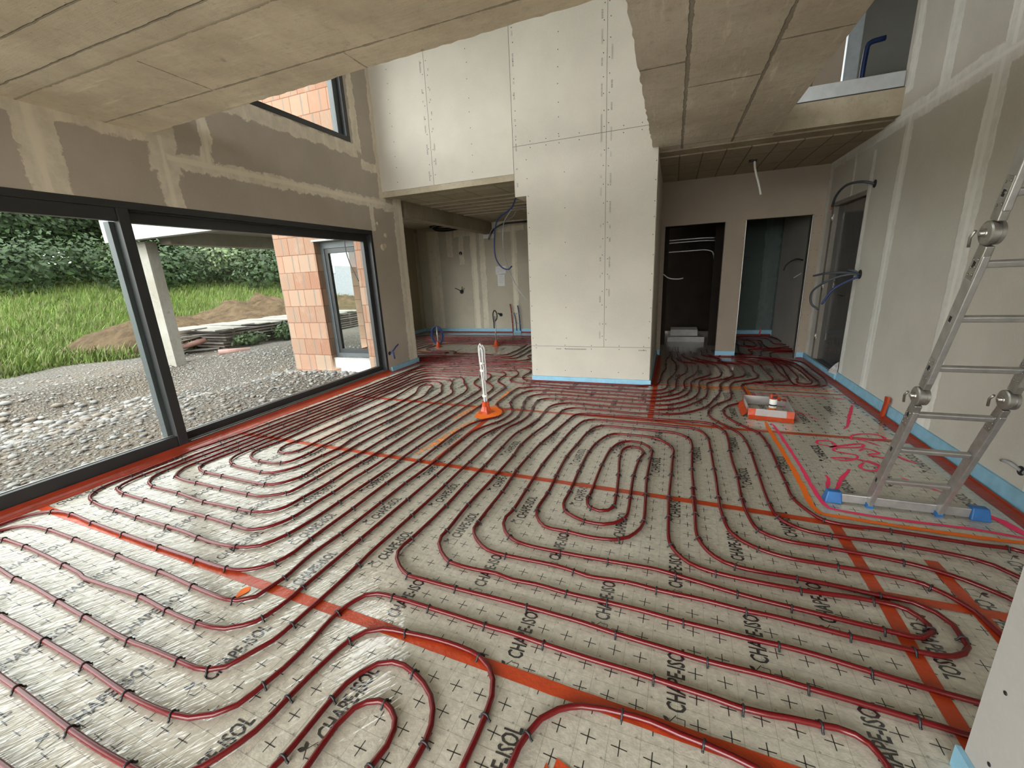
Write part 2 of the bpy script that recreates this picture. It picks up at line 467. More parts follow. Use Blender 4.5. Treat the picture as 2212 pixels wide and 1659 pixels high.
# brick: hollow clay blocks 0.25 x 0.30 with ribbed and smooth faces
OUT = 0.68
def D(c): return tuple(x * OUT for x in c[:3]) + tuple(c[3:])
def brick_mat(name, iu):
    t = NT(name)
    sp = t.n('ShaderNodeSeparateXYZ'); t.l(t.pos, sp.inputs[0])
    cb = t.n('ShaderNodeCombineXYZ'); t.l(sp.outputs[iu], cb.inputs[0]); t.l(t.math('ADD', sp.outputs[2], 0.15), cb.inputs[1])
    br = t.n('ShaderNodeTexBrick'); t.l(cb.outputs[0], br.inputs['Vector'])
    br.offset = 0.5; br.inputs['Scale'].default_value = 1.0
    br.inputs['Brick Width'].default_value = 0.38; br.inputs['Row Height'].default_value = 0.30
    br.inputs['Mortar Size'].default_value = 0.006; br.inputs['Mortar Smooth'].default_value = 0.2
    br.inputs['Color1'].default_value = D((0.42, 0.23, 0.155, 1)); br.inputs['Color2'].default_value = D((0.44, 0.31, 0.225, 1))
    br.inputs['Mortar'].default_value = D((0.24, 0.10, 0.06, 1))
    rib = t.math('SINE', t.math('MULTIPLY', sp.outputs[iu], 2 * math.pi / 0.024))
    sel = t.smooth(t.math('FRACT', t.math('DIVIDE', sp.outputs[2], 0.6)), 0.745, 0.755)
    sel2 = t.smooth(t.math('FRACT', t.math('DIVIDE', sp.outputs[2], 0.6)), 0.245, 0.255)
    odd = t.math('SUBTRACT', sel2, sel)
    ribm = t.math('MULTIPLY', t.math('ADD', t.math('MULTIPLY', rib, 0.5), 0.5), odd)
    col = t.mix(t.math('MULTIPLY', ribm, 0.55), br.outputs[0], D((0.25, 0.095, 0.055)))
    col = t.mix(t.math('MULTIPLY', t.smooth(t.noise(5, 4), 0.5, 0.8), 0.4), col, D((0.48, 0.36, 0.28)))
    # grey mortar smears in the upright joints
    fx = t.math('ABSOLUTE', t.math('SUBTRACT', t.math('FRACT', t.math('DIVIDE', t.math('ADD', sp.outputs[iu], t.math('MULTIPLY', odd, 0.19)), 0.38)), 0.12))
    sm = t.math('MULTIPLY', t.smooth(t.math('ADD', fx, t.math('MULTIPLY', t.noise(16, 4), 0.05)), 0.07, 0.05), 0.8)
    col = t.mix(sm, col, D((0.22, 0.21, 0.19)))
    h = t.math('ADD', t.math('MULTIPLY', ribm, 0.5), t.math('MULTIPLY', br.outputs['Fac'], -1.0))
    return t.bsdf(col, 0.85, 0, 0.2, t.bump(h, 0.5, 0.01))
MT['brick_x'] = brick_mat('clay_blocks', 0)
MT['brick_y'] = brick_mat('clay_blocks_side', 1)

BOARD = (0.335, 0.300, 0.250)      # raw plasterboard, left wall
PLAST = (0.56, 0.52, 0.44)         # joint filler
# ---------------------------------------------------------------- setting: shell of the house
WL, WR = -4.20, 1.93
HI = 5.45            # upper ceiling
mleft = drywall('taped_plasterboard_left', (0.44, 0.385, 0.325), (0.74, 0.67, 0.55), 1, 2, [
    (1.76, 1.98, 2.16, 2.74), (-0.2, 2.62, 2.66, 2.76), (2.60, 2.76, 2.14, 2.50), (2.56, 2.80, 2.46, 3.2),
    (2.70, 5.75, 2.50, 2.63), (3.02, 3.14, 2.55, 3.35), (3.0, 5.25, 3.12, 3.27), (5.19, 5.32, 3.2, 5.4),
    (5.35, 5.44, 2.16, 2.55), (5.62, 5.75, 2.6, 5.4), (5.93, 6.16, 0.0, 2.72), (5.30, 5.80, 2.98, 3.10),
    (5.72, 6.16, 2.48, 2.60)],
    [(1.83, 1.87, 2.16, 2.74), (2.66, 2.69, 2.14, 2.74), (2.70, 5.75, 2.555, 2.60), (6.06, 6.16, 0.0, 2.72), (3.06, 3.10, 2.6, 3.35)], 0.045)
mright = drywall('taped_plasterboard_right', (0.56, 0.53, 0.475), (0.76, 0.745, 0.70), 1, 2, [
    (5.86, 5.95, 0.0, 2.55), (5.16, 5.32, 0.0, 2.66), (3.98, 4.16, 0.0, 2.66), (-3, 7.35, 2.60, 2.76), (2.84, 3.0, 0, 2.66),
    (4.68, 4.84, 2.7, 5.4), (3.90, 4.10, 2.7, 5.4), (5.30, 5.44, 2.9, 5.4), (7.2, 7.35, 0, 2.7), (6.4, 6.46, 2.16, 2.7), (2.2, 2.36, 2.7, 5.4)],
    [(5.22, 5.26, 0.0, 2.66), (4.05, 4.09, 0.0, 2.66), (-3, 7.35, 2.665, 2.695), (2.90, 2.94, 0, 2.66), (3.98, 4.02, 2.7, 5.4)], 0.022)
mplain = drywall('new_plasterboard', (0.50, 0.465, 0.40), PLAST, 0, 2, [])
mdoorw = drywall('shaded_plasterboard', (0.33, 0.275, 0.215), PLAST, 0, 2, [])  # plasterboard darkened in its colour to carry the hall's shade
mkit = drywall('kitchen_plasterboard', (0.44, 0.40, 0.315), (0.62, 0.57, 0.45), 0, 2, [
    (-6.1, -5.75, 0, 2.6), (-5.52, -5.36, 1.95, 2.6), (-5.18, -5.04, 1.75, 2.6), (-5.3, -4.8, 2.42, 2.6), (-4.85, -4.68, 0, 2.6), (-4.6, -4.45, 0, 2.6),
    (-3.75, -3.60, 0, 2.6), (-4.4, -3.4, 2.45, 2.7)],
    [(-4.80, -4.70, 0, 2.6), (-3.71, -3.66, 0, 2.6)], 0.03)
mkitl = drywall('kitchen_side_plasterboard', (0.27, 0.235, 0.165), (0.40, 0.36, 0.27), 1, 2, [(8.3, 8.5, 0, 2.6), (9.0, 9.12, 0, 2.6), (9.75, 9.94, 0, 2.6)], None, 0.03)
mgreen = drywall('green_plasterboard', (0.075, 0.10, 0.09), (0.13, 0.16, 0.15), 0, 2, [(1.64, 1.90, 0, 2.6)], None, 0.03)  # green darkened in its colour for the dimness of the rooms
mceil = concrete('cast_concrete_ceiling', (0.56, 0.485, 0.375), (0.76, 0.675, 0.53), [
    (-4.2, 0.0, 2.292, 2.304), (-2.956, -2.946, 1.86, 2.3), (-1.856, -1.846, 2.3, 2.6), (-4.2, 1.93, 1.80, 1.812)], 0, 1, bump=0.4, smear=0.6)
mrough = concrete('board_marked_concrete', (0.55, 0.485, 0.375), (0.72, 0.65, 0.52), None, board=0.24, bump=0.9, smear=0.6)
mbridge = concrete('board_marked_bridge_concrete', (0.52, 0.46, 0.375), (0.70, 0.64, 0.54), [
    (0.01, 0.03, -3, 5.6), (0.51, 0.53, -3, 5.6), (-0.3, 0.02, 3.34, 3.352), (0.02, 0.52, 3.785, 3.797), (0.52, 0.9, 3.31, 3.322), (-0.3, 0.9, 5.40, 5.41)], 0, 1, bdir='y', bump=0.7, smear=0.9)
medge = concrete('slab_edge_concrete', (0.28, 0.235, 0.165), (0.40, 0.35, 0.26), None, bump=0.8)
def block_ceiling(name, c0, c1, bw, bh, off=0.0):
    t = NT(name)
    br = t.n('ShaderNodeTexBrick'); t.l(t.mapping((1, 1, 1)), br.inputs['Vector'])
    br.offset = off
    br.inputs['Scale'].default_value = 1.0; br.inputs['Brick Width'].default_value = bw; br.inputs['Row Height'].default_value = bh
    br.inputs['Mortar Size'].default_value = 0.008; br.inputs['Mortar Smooth'].default_value = 0.3
    br.inputs['Color1'].default_value = (*c0, 1); br.inputs['Color2'].default_value = (*c1, 1)
    br.inputs['Mortar'].default_value = (*[c * 0.45 for c in c0], 1)
    col = t.mix(t.math('MULTIPLY', t.smooth(t.noise(5, 5, 0.7), 0.45, 0.75), 0.5), br.outputs[0], tuple(c * 0.75 for c in c0))
    return t.bsdf(col, 0.9, 0, 0.2, t.bump(t.math('SUBTRACT', t.noise(20, 4), t.math('MULTIPLY', br.outputs['Fac'], 1.5)), 0.4, 0.02))
mblock = block_ceiling('block_and_joist_ceiling', (0.33, 0.28, 0.20), (0.38, 0.32, 0.235), 0.25, 0.62)
mblockk = block_ceiling('kitchen_joist_ceiling', (0.36, 0.31, 0.22), (0.40, 0.35, 0.26), 0.5, 0.33)
mscreed = concrete('concrete_slab', (0.30, 0.29, 0.27), (0.38, 0.37, 0.34))
mdarkroom = plain('dark_unlit_wall', (0.022, 0.014, 0.010), 0.9, 0, 0.3, 4)  # near-black colour stands in for the darkness of the room

def sbox(name, a, b, m):
    return S(MB().box(a, b).build(name, m))

# floor: foil-covered insulation
fl = MB()
fl.box((-4.5, -3.4, -0.12), (2.05, 6.06, 0.0)); fl.box((-6.45, 6.06, -0.12), (2.05, 10.4, 0.0))
floor = S(fl.build('floor', MT['foil']))

# left wall with the big sliding window opening (y -2.0..5.35, z 0.05..2.165) and the upper window opening
wl = MB()
T0 = -4.36
wl.box((T0, 5.345, -0.2), (WL, 5.86, 2.165)); wl.box((T0, -3.4, -0.2), (WL, -2.0, 2.165))
wl.box((T0, -3.4, 2.165), (WL, 5.86, 3.28)); wl.box((T0, -3.4, 3.28), (WL, -0.5, HI)); wl.box((T0, 5.14, 3.28), (WL, 5.86, HI)); wl.box((T0, -0.5, 4.95), (WL, 5.14, HI))
wl.box((T0, -2.0, -0.2), (WL, 5.345, 0.035))
wl.box((T0, 5.86, 0.0), (WL, 6.17, 2.73))
wall_left = S(wl.build('wall_left', mleft))
# dabs of adhesive on the pier beside the window
db = MB()
for (y, z, r) in ((5.50, 2.28, 0.03), (5.66, 2.12, 0.04), (5.56, 1.94, 0.055), (5.62, 1.96, 0.04)):
    db.lathe((WL - 0.002, y, z), [(r, 0), (r * 0.9, 0.008), (r * 0.4, 0.014)], 12, axis='x')
db.build('plaster_dab', plain('cream_adhesive', (0.60, 0.52, 0.38), 0.8), wall_left)

# right wall with the film-wrapped door opening (y 5.96..7.03, z 0..2.16)
wr = MB()
wr.box((WR, -3.4, -0.1), (WR + 0.25, 5.50, HI)); wr.box((WR, 5.50, -0.1), (WR + 0.25, 5.96, 2.97)); wr.box((WR, 7.03, -0.1), (WR + 0.25, 7.35, 2.97)); wr.box((WR, 5.96, 2.16), (WR + 0.25, 7.03, 2.97)); wr.box((WR, 7.35, -0.1), (WR + 0.25, 10.4, 2.97))
wall_right = S(wr.build('wall_right', mright))
door = MB(); door.box((WR + 0.05, 5.97, 0.07), (WR + 0.11, 7.02, 2.15))
d1 = S(door.build('door_1', MT['door_film']))
fr = MB()
fr.box((WR - 0.004, 6.955, 0.08), (WR + 0.12, 7.03, 2.16)); fr.box((WR + 0.0, 5.96, 2.11), (WR + 0.12, 7.03, 2.16)); fr.box((WR + 0.03, 5.96, 0.0), (WR + 0.12, 7.03, 0.075))
fr.build('frame', plain('film_covered_frame', (0.20, 0.18, 0.15), 0.5), d1)
for z in (0.35, 1.05, 1.92):
    hg = MB(); hg.tube([(WR - 0.012, 6.955, z), (WR - 0.012, 6.955, z + 0.11)], 0.010, 10); hg.box((WR - 0.010, 6.93, z + 0.02), (WR - 0.002, 6.99, z + 0.09))
    hg.build('hinge', MT['zinc'], d1)
hd = MB(); hd.tube([(WR - 0.02, 6.05, 1.02), (WR - 0.045, 6.05, 1.02), (WR - 0.05, 6.17, 1.02)], 0.010, 10)
hd.build('handle', MT['black'], d1)
# loose film bunched at the foot of the door
lf = MB()
for k in range(7):
    y = 5.95 + 0.02 * k; lf.face([(WR - 0.01, y, 0.08), (WR - 0.07 - 0.02 * math.sin(k * 2), y + 0.03, 0.10), (WR - 0.03, y + 0.06, 0.20 - 0.02 * k), (WR - 0.005, y + 0.02, 0.24 - 0.01 * k)])
lf.build('loose_film', plain('crumpled_clear_film', (0.35, 0.34, 0.33), 0.2, 0, 0.3, 20), d1)

# wall with two doorways at the end of the hall
wd = MB(); Y0, Y1 = 7.35, 7.45
for a, b, z0, z1 in ((-0.24, -0.155, 0, 2.7), (0.695, 0.97, 0, 2.7), (1.81, WR, 0, 2.7), (-0.155, 0.695, 2.06, 2.7), (0.97, 1.81, 2.066, 2.7)):
    wd.box((a, Y0, z0), (b, Y1, z1))
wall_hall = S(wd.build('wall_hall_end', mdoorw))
scr = MB()
for x in (-0.20, -0.17, 0.715, 0.95, 1.83, 1.90):
    for k in range(9): scr.lathe((x, Y0 - 0.001, 0.2 + 0.23 * k), [(0.004, -0.001), (0.004, 0.0005)], 6, axis='y')
scr.build('screw', MT['black'], wall_hall)
jb = MB()
jb.box((1.800, 7.36, 0), (1.808, 7.47, 2.06)); jb.box((0.972, 7.36, 0), (0.978, 7.47, 2.06))
jb.build('metal_bead', MT['zinc'], wall_hall)

# rooms behind the doorways
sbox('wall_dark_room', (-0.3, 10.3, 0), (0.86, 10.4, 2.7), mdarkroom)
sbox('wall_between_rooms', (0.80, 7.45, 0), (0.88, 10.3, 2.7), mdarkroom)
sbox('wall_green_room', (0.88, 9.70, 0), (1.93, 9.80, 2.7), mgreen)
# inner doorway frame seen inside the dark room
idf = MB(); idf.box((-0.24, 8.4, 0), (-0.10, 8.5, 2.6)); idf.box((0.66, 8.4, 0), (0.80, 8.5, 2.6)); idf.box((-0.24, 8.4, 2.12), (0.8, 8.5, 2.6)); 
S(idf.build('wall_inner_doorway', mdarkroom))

# upper wall over the kitchen, and the boxed column standing in front of it
up = MB(); up.box((-4.2, 5.70, 2.74), (-0.26, 5.86, HI))
wall_up = S(up.build('wall_upper_back', mplain))
lip = MB(); lip.box((-4.2, 5.705, 2.66), (-1.76, 5.85, 2.74))
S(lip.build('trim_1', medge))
cb_ = MB()
cb_.box((-1.77, 5.32, 0.065), (-0.22, 6.6, 2.385)); cb_.box((-1.92, 5.32, 2.385), (-0.22, 5.70, HI))
wall_col = S(cb_.build('wall_column', mplain))
cs = MB(); cs.box((-0.30, 6.6, 0.065), (-0.22, 7.35, 2.7)); cs.box((-0.225, 5.40, 0.065), (-0.215, 7.35, 2.66))
S(cs.build('wall_column_side', mplain))
# board joints, printed edge marks and screws
bj = MB()
yF = 5.32 - 0.0012; yB = 5.70 - 0.0012
def vline(x, z0, z1, y, w=0.004): bj.box((x - w / 2, y, z0), (x + w / 2, y + 0.0012, z1))
def hline(z, x0, x1, y, w=0.004): bj.box((x0, y, z - w / 2), (x1, y + 0.0012, z + w / 2))
vline(-0.79, 0.49, 5.4, yF); hline(2.955, -1.92, -0.22, yF); hline(0.489, -1.77, -0.22, yF)
vline(-3.29, 2.74, 5.4, yB)
bj.box((-1.924, 5.318, 2.385), (-1.9205, 5.324, 5.4))
bj.build('board_joint', plain('joint_shadow_gap', (0.10, 0.09, 0.08), 0.9), wall_col)
prn = MB(); rr = random.Random(3)
def vprint(x, z0, z1, y):
    z = z0
    while z < z1:
        L = rr.choice((0.05, 0.09, 0.14, 0.03)); kind = rr.random()
        if kind < 0.45:
            for k in range(int(L / 0.012)):
                prn.box((x - 0.009, y - 0.0004, z + k * 0.012), (x + 0.009, y + 0.0002, z + k * 0.012 + rr.uniform(0.004, 0.008)))
        elif kind < 0.8:
            for dx in (-0.007, 0.0, 0.007): prn.box((x + dx - 0.001, y - 0.0004, z), (x + dx + 0.001, y + 0.0002, z + L))
        z += L + rr.uniform(0.06, 0.22)
for x, z0, z1, y in ((-0.845, 0.6, 2.9, yF), (-0.735, 0.6, 2.9, yF), (-0.845, 3.0, 4.4, yF), (-0.735, 3.0, 4.4, yF), (-1.88, 2.5, 4.3, yF),
                     (-3.35, 2.8, 4.3, yB), (-3.23, 2.8, 4.3, yB), (-2.02, 2.8, 4.3, yB)):
    vprint(x, z0, z1, y)
for (x0, x1) in ((-1.42, -1.35), (-1.3, -1.02), (-0.36, -0.27)):
    k = x0
    while k < x1: prn.box((k, yF - 0.0004, 0.447), (k + 0.007, yF + 0.0002, 0.462)); k += 0.012
prn.build('printed_edge_mark', plain('grey_board_print', (0.20, 0.19, 0.18), 0.85), wall_col)
sc_ = MB()
def screw(x, z, y, r=0.0055): sc_.lathe((x, y, z), [(r, -0.0015), (r, 0.001)], 6, axis='y')
for k in range(12):
    z = 0.6 + 0.2 * k
    for x in (-1.75, -0.815, -0.765, -0.24): screw(x + rr.uniform(-.008, .008), z + rr.uniform(-.03, .03), yF)
    if k % 2 == 0: screw(-1.28, z, yF)
for x in (-1.7, -1.3, -0.95, -0.6, -0.3): 
    screw(x, 0.505, yF); screw(x, 0.46, yF); screw(x, 0.16, yF)
for k in range(9):
    z = 2.85 + 0.18 * k
    for x in (-3.9, -3.33, -3.25, -2.66, -2.0): screw(x + rr.uniform(-.01, .01), z + rr.uniform(-.03, .03), yB)
for k in range(8):
    z = 3.02 + 0.17 * k
    for x in (-1.88, -1.34, -0.82, -0.76): screw(x + rr.uniform(-.01, .01), z + rr.uniform(-.03, .03), yF)
for x in (-1.7, -1.5, -1.34, -1.1, -0.6, -0.4): screw(x, 2.92, yF); screw(x, 2.99, yF)
sc_.build('screw', MT['black'], wall_col)

# kitchen niche
sbox('wall_kitchen_back', (-6.7, 9.94, 0), (-0.3, 10.1, 2.8), mkit)
kl = MB(); kl.box((-6.45, 7.75, 0), (-6.38, 9.94, 2.8)); kl.box((-6.45, 5.9, 2.2), (-6.38, 7.75, 2.8)); kl.box((-6.45, 5.9, -0.15), (-6.38, 6.2, 2.2))
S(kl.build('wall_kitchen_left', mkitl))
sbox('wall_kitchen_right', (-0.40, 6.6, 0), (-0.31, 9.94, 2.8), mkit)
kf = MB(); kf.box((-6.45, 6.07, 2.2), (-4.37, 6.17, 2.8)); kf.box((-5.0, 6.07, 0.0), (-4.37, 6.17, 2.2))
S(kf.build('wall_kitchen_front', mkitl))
sbox('ceiling_kitchen', (-6.45, 5.86, 2.70), (-0.3, 10.0, 2.9), mblockk)
kb = MB(); kb.beam((-4.33, 6.3, 2.575), (-4.33, 9.94, 2.56), 0.20, 0.25)
S(kb.build('ceiling_beam', concrete('kitchen_beam_concrete', (0.24, 0.20, 0.14), (0.33, 0.28, 0.21))))
kp = MB()
for y in (6.75, 7.08, 7.41, 7.74, 8.07, 8.40): kp.box((-4.2, y, 2.685), (-1.6, y + 0.02, 2.70))
S(kp.build('ceiling_joist_seam', plain('pale_joist_edge', (0.50, 0.45, 0.35), 0.9)))

# ceilings of cast concrete
c1 = MB(); c1.box((-4.2, 1.80, 2.735), (0.0, 2.0, 2.98))
# front slab with its slightly skewed free edge
def prism(mb, poly, z0, z1, mi=0):
    n = len(poly); mb.face([(x, y, z0) for x, y in reversed(poly)], mi); mb.face([(x, y, z1) for x, y in poly], mi)
    for i in range(n):
        a = poly[i]; b = poly[(i + 1) % n]
        mb.face([(a[0], a[1], z0), (b[0], b[1], z0), (b[0], b[1], z1), (a[0], a[1], z1)], mi)
c1 = MB()
edge = [(-4.2, 2.60)]
x = -4.2
rg = random.Random(5)
while x < -0.38:
    x += 0.05; edge.append((x, 2.60 - (x + 4.2) * 0.037 + rg.uniform(-0.006, 0.006)))
prism(c1, [(-4.2, 1.806)] + [(-0.28, 1.806)] + list(reversed(edge)), 2.735, 2.99)
S(c1.build('ceiling', mceil))
c2 = MB(); c2.box((-4.2, -3.4, 2.742), (-0.28, 1.806, 2.99)); 
S(c2.build('ceiling_rough', mrough))
c3 = MB()
ed2 = []
y = 2.2
while y < 5.56:
    ed2.append((-0.285 + rg.uniform(-0.007, 0.007), y)); y += 0.06
prism(c3, [(-0.28, -3.4), (0.9, -3.4), (0.9, 5.56)] + list(reversed(ed2)), 2.728, 2.99)
S(c3.build('ceiling_bridge', mbridge))
c4 = MB(); c4.box((0.9, -3.4, 2.735), (WR, 1.70, 2.99))
S(c4.build('ceiling_near_right', mrough))
c5 = MB(); c5.box((-0.28, 5.56, 2.715), (WR, 5.78, 2.96)); 
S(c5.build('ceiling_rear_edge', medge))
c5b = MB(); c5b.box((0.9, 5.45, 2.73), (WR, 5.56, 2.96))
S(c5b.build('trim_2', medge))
c6 = MB(); c6.box((-0.40, 5.78, 2.70), (WR, 10.4, 2.90))
S(c6.build('ceiling_hall', mblock))
ctop = MB(); ctop.box((-4.5, -3.4, HI), (WR + 1.7, 10.4, HI + 0.2))
S(ctop.build('ceiling_upper', plain('upper_ceiling_board', (0.55, 0.53, 0.48), 0.9)))

# upper floor glimpsed past the bridge
uf = MB(); uf.box((0.9, 5.56, 2.965), (WR + 1.6, 10.4, 2.985)); uf.box((-0.26, 5.8, 2.965), (0.9, 10.4, 2.985))
S(uf.build('floor_upper', mscreed))
sbox('wall_upper_green', (-0.4, 7.0, 2.985), (1.50, 7.08, HI), mgreen)
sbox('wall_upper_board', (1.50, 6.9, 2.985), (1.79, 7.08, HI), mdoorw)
sbox('wall_upper_side_added', (3.3, 5.3, 2.985), (3.4, 8.7, HI), mgreen)  # this wall and the next: unseen, added to keep sky light out upstairs
sbox('wall_upper_front_added', (2.18, 5.3, 2.985), (3.3, 5.4, HI), mgreen)
sbox('wall_upper_far', (1.79, 8.6, 2.985), (3.4, 8.7, HI), drywall('upper_plasterboard', (0.42, 0.42, 0.40), PLAST, 0, 2, []))

# rear part of the room, behind the camera: unseen wall, wide openings added to let daylight in
rb = MB()
rb.box((-4.5, -3.6, -0.2), (-4.3, -3.4, HI)); rb.box((WR - 0.05, -3.6, -0.2), (WR + 0.2, -3.4, HI))
rb.box((-4.3, -3.6, 2.70), (WR, -3.4, 3.6)); rb.box((-4.3, -3.6, 4.9), (WR, -3.4, HI))
S(rb.build('wall_rear_unseen', mplain))

# partition standing at the right of the camera
pt = MB(); pt.box((0.845, -0.6, 0.06), (0.96, 1.25, 2.735))
wall_part = S(pt.build('wall_partition', drywall('near_plasterboard', (0.47, 0.46, 0.44), PLAST, 1, 2, [])))
ps = MB()
for y, z in ((1.19, 0.36), (1.06, 0.30), (1.19, 0.62), (1.05, 0.62), (1.19, 0.9), (1.04, 0.92), (1.0, 0.17), (1.17, 0.14)):
    ps.lathe((0.8445, y, z), [(0.0055, -0.0015), (0.0055, 0.001)], 8, axis='x')
ps.build('screw', MT['black'], wall_part)

# ---------------------------------------------------------------- window 1: big sliding window
XF = WL
w1 = empty('window_1', (XF, 1.7, 0.03)); S(w1)
def wpart(name, boxes, m):
    mb = MB()
    for a, b in boxes: mb.box((a[0] - w1.location.x, a[1] - w1.location.y, a[2] - w1.location.z), (b[0] - w1.location.x, b[1] - w1.location.y, b[2] - w1.location.z))
    return mb.build(name, m, w1, bevel=0.003)
yA, yB_, zA, zB = -2.0, 5.345, 0.035, 2.165
wpart('outer_frame', [((XF - 0.16, yA, zB - 0.055), (XF + 0.004, yB_, zB)), ((XF - 0.16, yB_ - 0.05, zA), (XF + 0.004, yB_, zB - 0.055)), ((XF - 0.16, yA, zA), (XF + 0.004, yA + 0.05, zB - 0.055)),
                      ((XF - 0.16, yA + 0.05, zA), (XF + 0.004, yB_ - 0.05, zA + 0.012)), ((XF - 0.10, yA + 0.05, zB - 0.075), (XF - 0.085, yB_ - 0.05, zB - 0.055)), ((XF - 0.05, 2.33, zB - 0.07), (XF - 0.04, yB_ - 0.05, zB - 0.055))], MT['frame'])
wpart('mullion', [((XF - 0.07, 2.215, zA + 0.012), (XF + 0.006, 2.295, zB - 0.055))], MT['frame'])
# left leaf sits towards the room, right leaf one track further out
wpart('sash', [((XF - 0.065, yA + 0.05, zA + 0.012), (XF - 0.005, 2.215, zA + 0.115)), ((XF - 0.065, yA + 0.05, zB - 0.155), (XF - 0.005, 2.215, zB - 0.055))], MT['frame'])
wpart('sash', [((XF - 0.135, 2.25, zA + 0.012), (XF - 0.075, yB_ - 0.05, zA + 0.10)), ((XF - 0.135, 2.25, zB - 0.155), (XF - 0.075, yB_ - 0.05, zB - 0.055)),
               ((XF - 0.135, 5.215, zA + 0.10), (XF - 0.075, yB_ - 0.05, zB - 0.155))], MT['frame'])
wpart('sash_stile', [((XF - 0.15, 2.18, zA + 0.10), (XF - 0.075, 2.275, zB - 0.155))], MT['frame_out'])
wpart('track_rail', [((XF - 0.072, 2.33, zA + 0.012), (XF - 0.066, yB_ - 0.05, zA + 0.03)), ((XF - 0.03, 2.33, zA + 0.012), (XF - 0.024, yB_ - 0.05, zA + 0.022))], MT['alu'])
wpart('glazing_bead', [((XF - 0.062, yA + 0.06, zA + 0.115), (XF - 0.05, 2.215, zA + 0.121)), ((XF - 0.13, 2.30, zA + 0.10), (XF - 0.12, 5.21, zA + 0.105))], MT['alu'])
wpart('pane', [((XF - 0.045, yA + 0.05, zA + 0.11), (XF - 0.039, 2.22, zB - 0.15))], MT['glass'])
wpart('pane', [((XF - 0.110, 2.27, zA + 0.10), (XF - 0.104, 5.22, zB - 0.15))], MT['glass'])

# window 2: upper window
w2 = empty('window_2', (XF, 2.3, 3.28)); S(w2)
def wp2(name, boxes, m):
    mb = MB()
    for a, b in boxes: mb.box((a[0] - XF, a[1] - 2.3, a[2] - 3.28), (b[0] - XF, b[1] - 2.3, b[2] - 3.28))
    return mb.build(name, m, w2, bevel=0.003)
wp2('outer_frame', [((XF - 0.14, -0.5, 3.28), (XF + 0.0, 5.14, 3.345)), ((XF - 0.14, 5.075, 3.345), (XF + 0.0, 5.14, 4.90)), ((XF - 0.14, -0.5, 4.88), (XF, 5.14, 4.95)), ((XF - 0.14, -0.5, 3.345), (XF, -0.44, 4.88))], MT['frame'])
wp2('sash_stile', [((XF - 0.14, 4.99, 3.345), (XF - 0.06, 5.075, 4.88)), ((XF - 0.14, 2.3, 3.345), (XF - 0.06, 2.38, 4.88))], MT['frame_out'])
wp2('pane', [((XF - 0.10, -0.44, 3.345), (XF - 0.094, 5.0, 4.88))], MT['glass'])
# ---------------------------------------------------------------- floor print: crosses, fine grid, lettering
STRIPS = [  # y0, y1 at x=0, cross lattice origin x,y, text lattice origin x, y, x pitch, parity
    (-0.5, 1.11, 0.011, 0.987, -1.03, 0.632), (1.11, 2.585, 0.050, 2.406, -0.235, 1.40), (2.585, 4.02, 0.003, 2.873, -0.073, 2.85),
    (4.02, 5.41, 0.03, 4.40, 0.02, 4.28), (5.41, 6.76, 0.03, 5.8, 0.1, 5.68), (6.76, 8.2, 0.03, 7.1, 0.1, 7.05), (8.2, 9.9, 0.03, 8.5, 0.1, 8.4)]
SL = -0.032
TL = 0.335   # length of one printed mark
texts = []   # (x, y, flip)
for (ya, yb, cx, cy, tx, ty) in STRIPS:
    if ya > 6.9: continue
    for n in range(-24, 9):
        x = tx + 0.2955 * n
        if x < -4.15 or x > 1.85: continue
        if ya > 5 and -4.2 < x < -2: pass
        for k in range(-4, 5):
            y = ty + 0.6 * k + (0.3 if n % 2 else 0.0) + SL * (x - tx)
            if y < ya + SL * x - 0.02 or y + TL > yb + SL * x + 0.06: continue
            if y > 5.30 and -1.8 < x < -0.2: continue
            texts.append((x, y, False))
texts = [t for t in texts if not (t[0] > 0.86 and t[1] < 2.5)]
for x, y in ((1.02, 1.92), (1.02, 1.36), (1.33, 2.15), (1.33, 1.6), (1.62, 1.9), (1.62, 2.5)): texts.append((x, y, True))
def in_text(x, y):
    for (a, b, fl_) in texts:
        if not fl_ and a - 0.035 < x < a + 0.075 and b - 0.03 < y < b + TL + 0.02: return True
        if fl_ and a - 0.075 < x < a + 0.035 and b - TL - 0.02 < y < b + 0.03: return True
    return False
cr = MB(); th = MB()
ZC = 0.0006
def quad(mb, cx, cy, hx, hy, z, rot=0.0):
    c, s_ = math.cos(rot), math.sin(rot)
    mb.face([(cx + x * c - y * s_, cy + x * s_ + y * c, z) for x, y in ((-hx, -hy), (hx, -hy), (hx, hy), (-hx, hy))])
rq = random.Random(11)
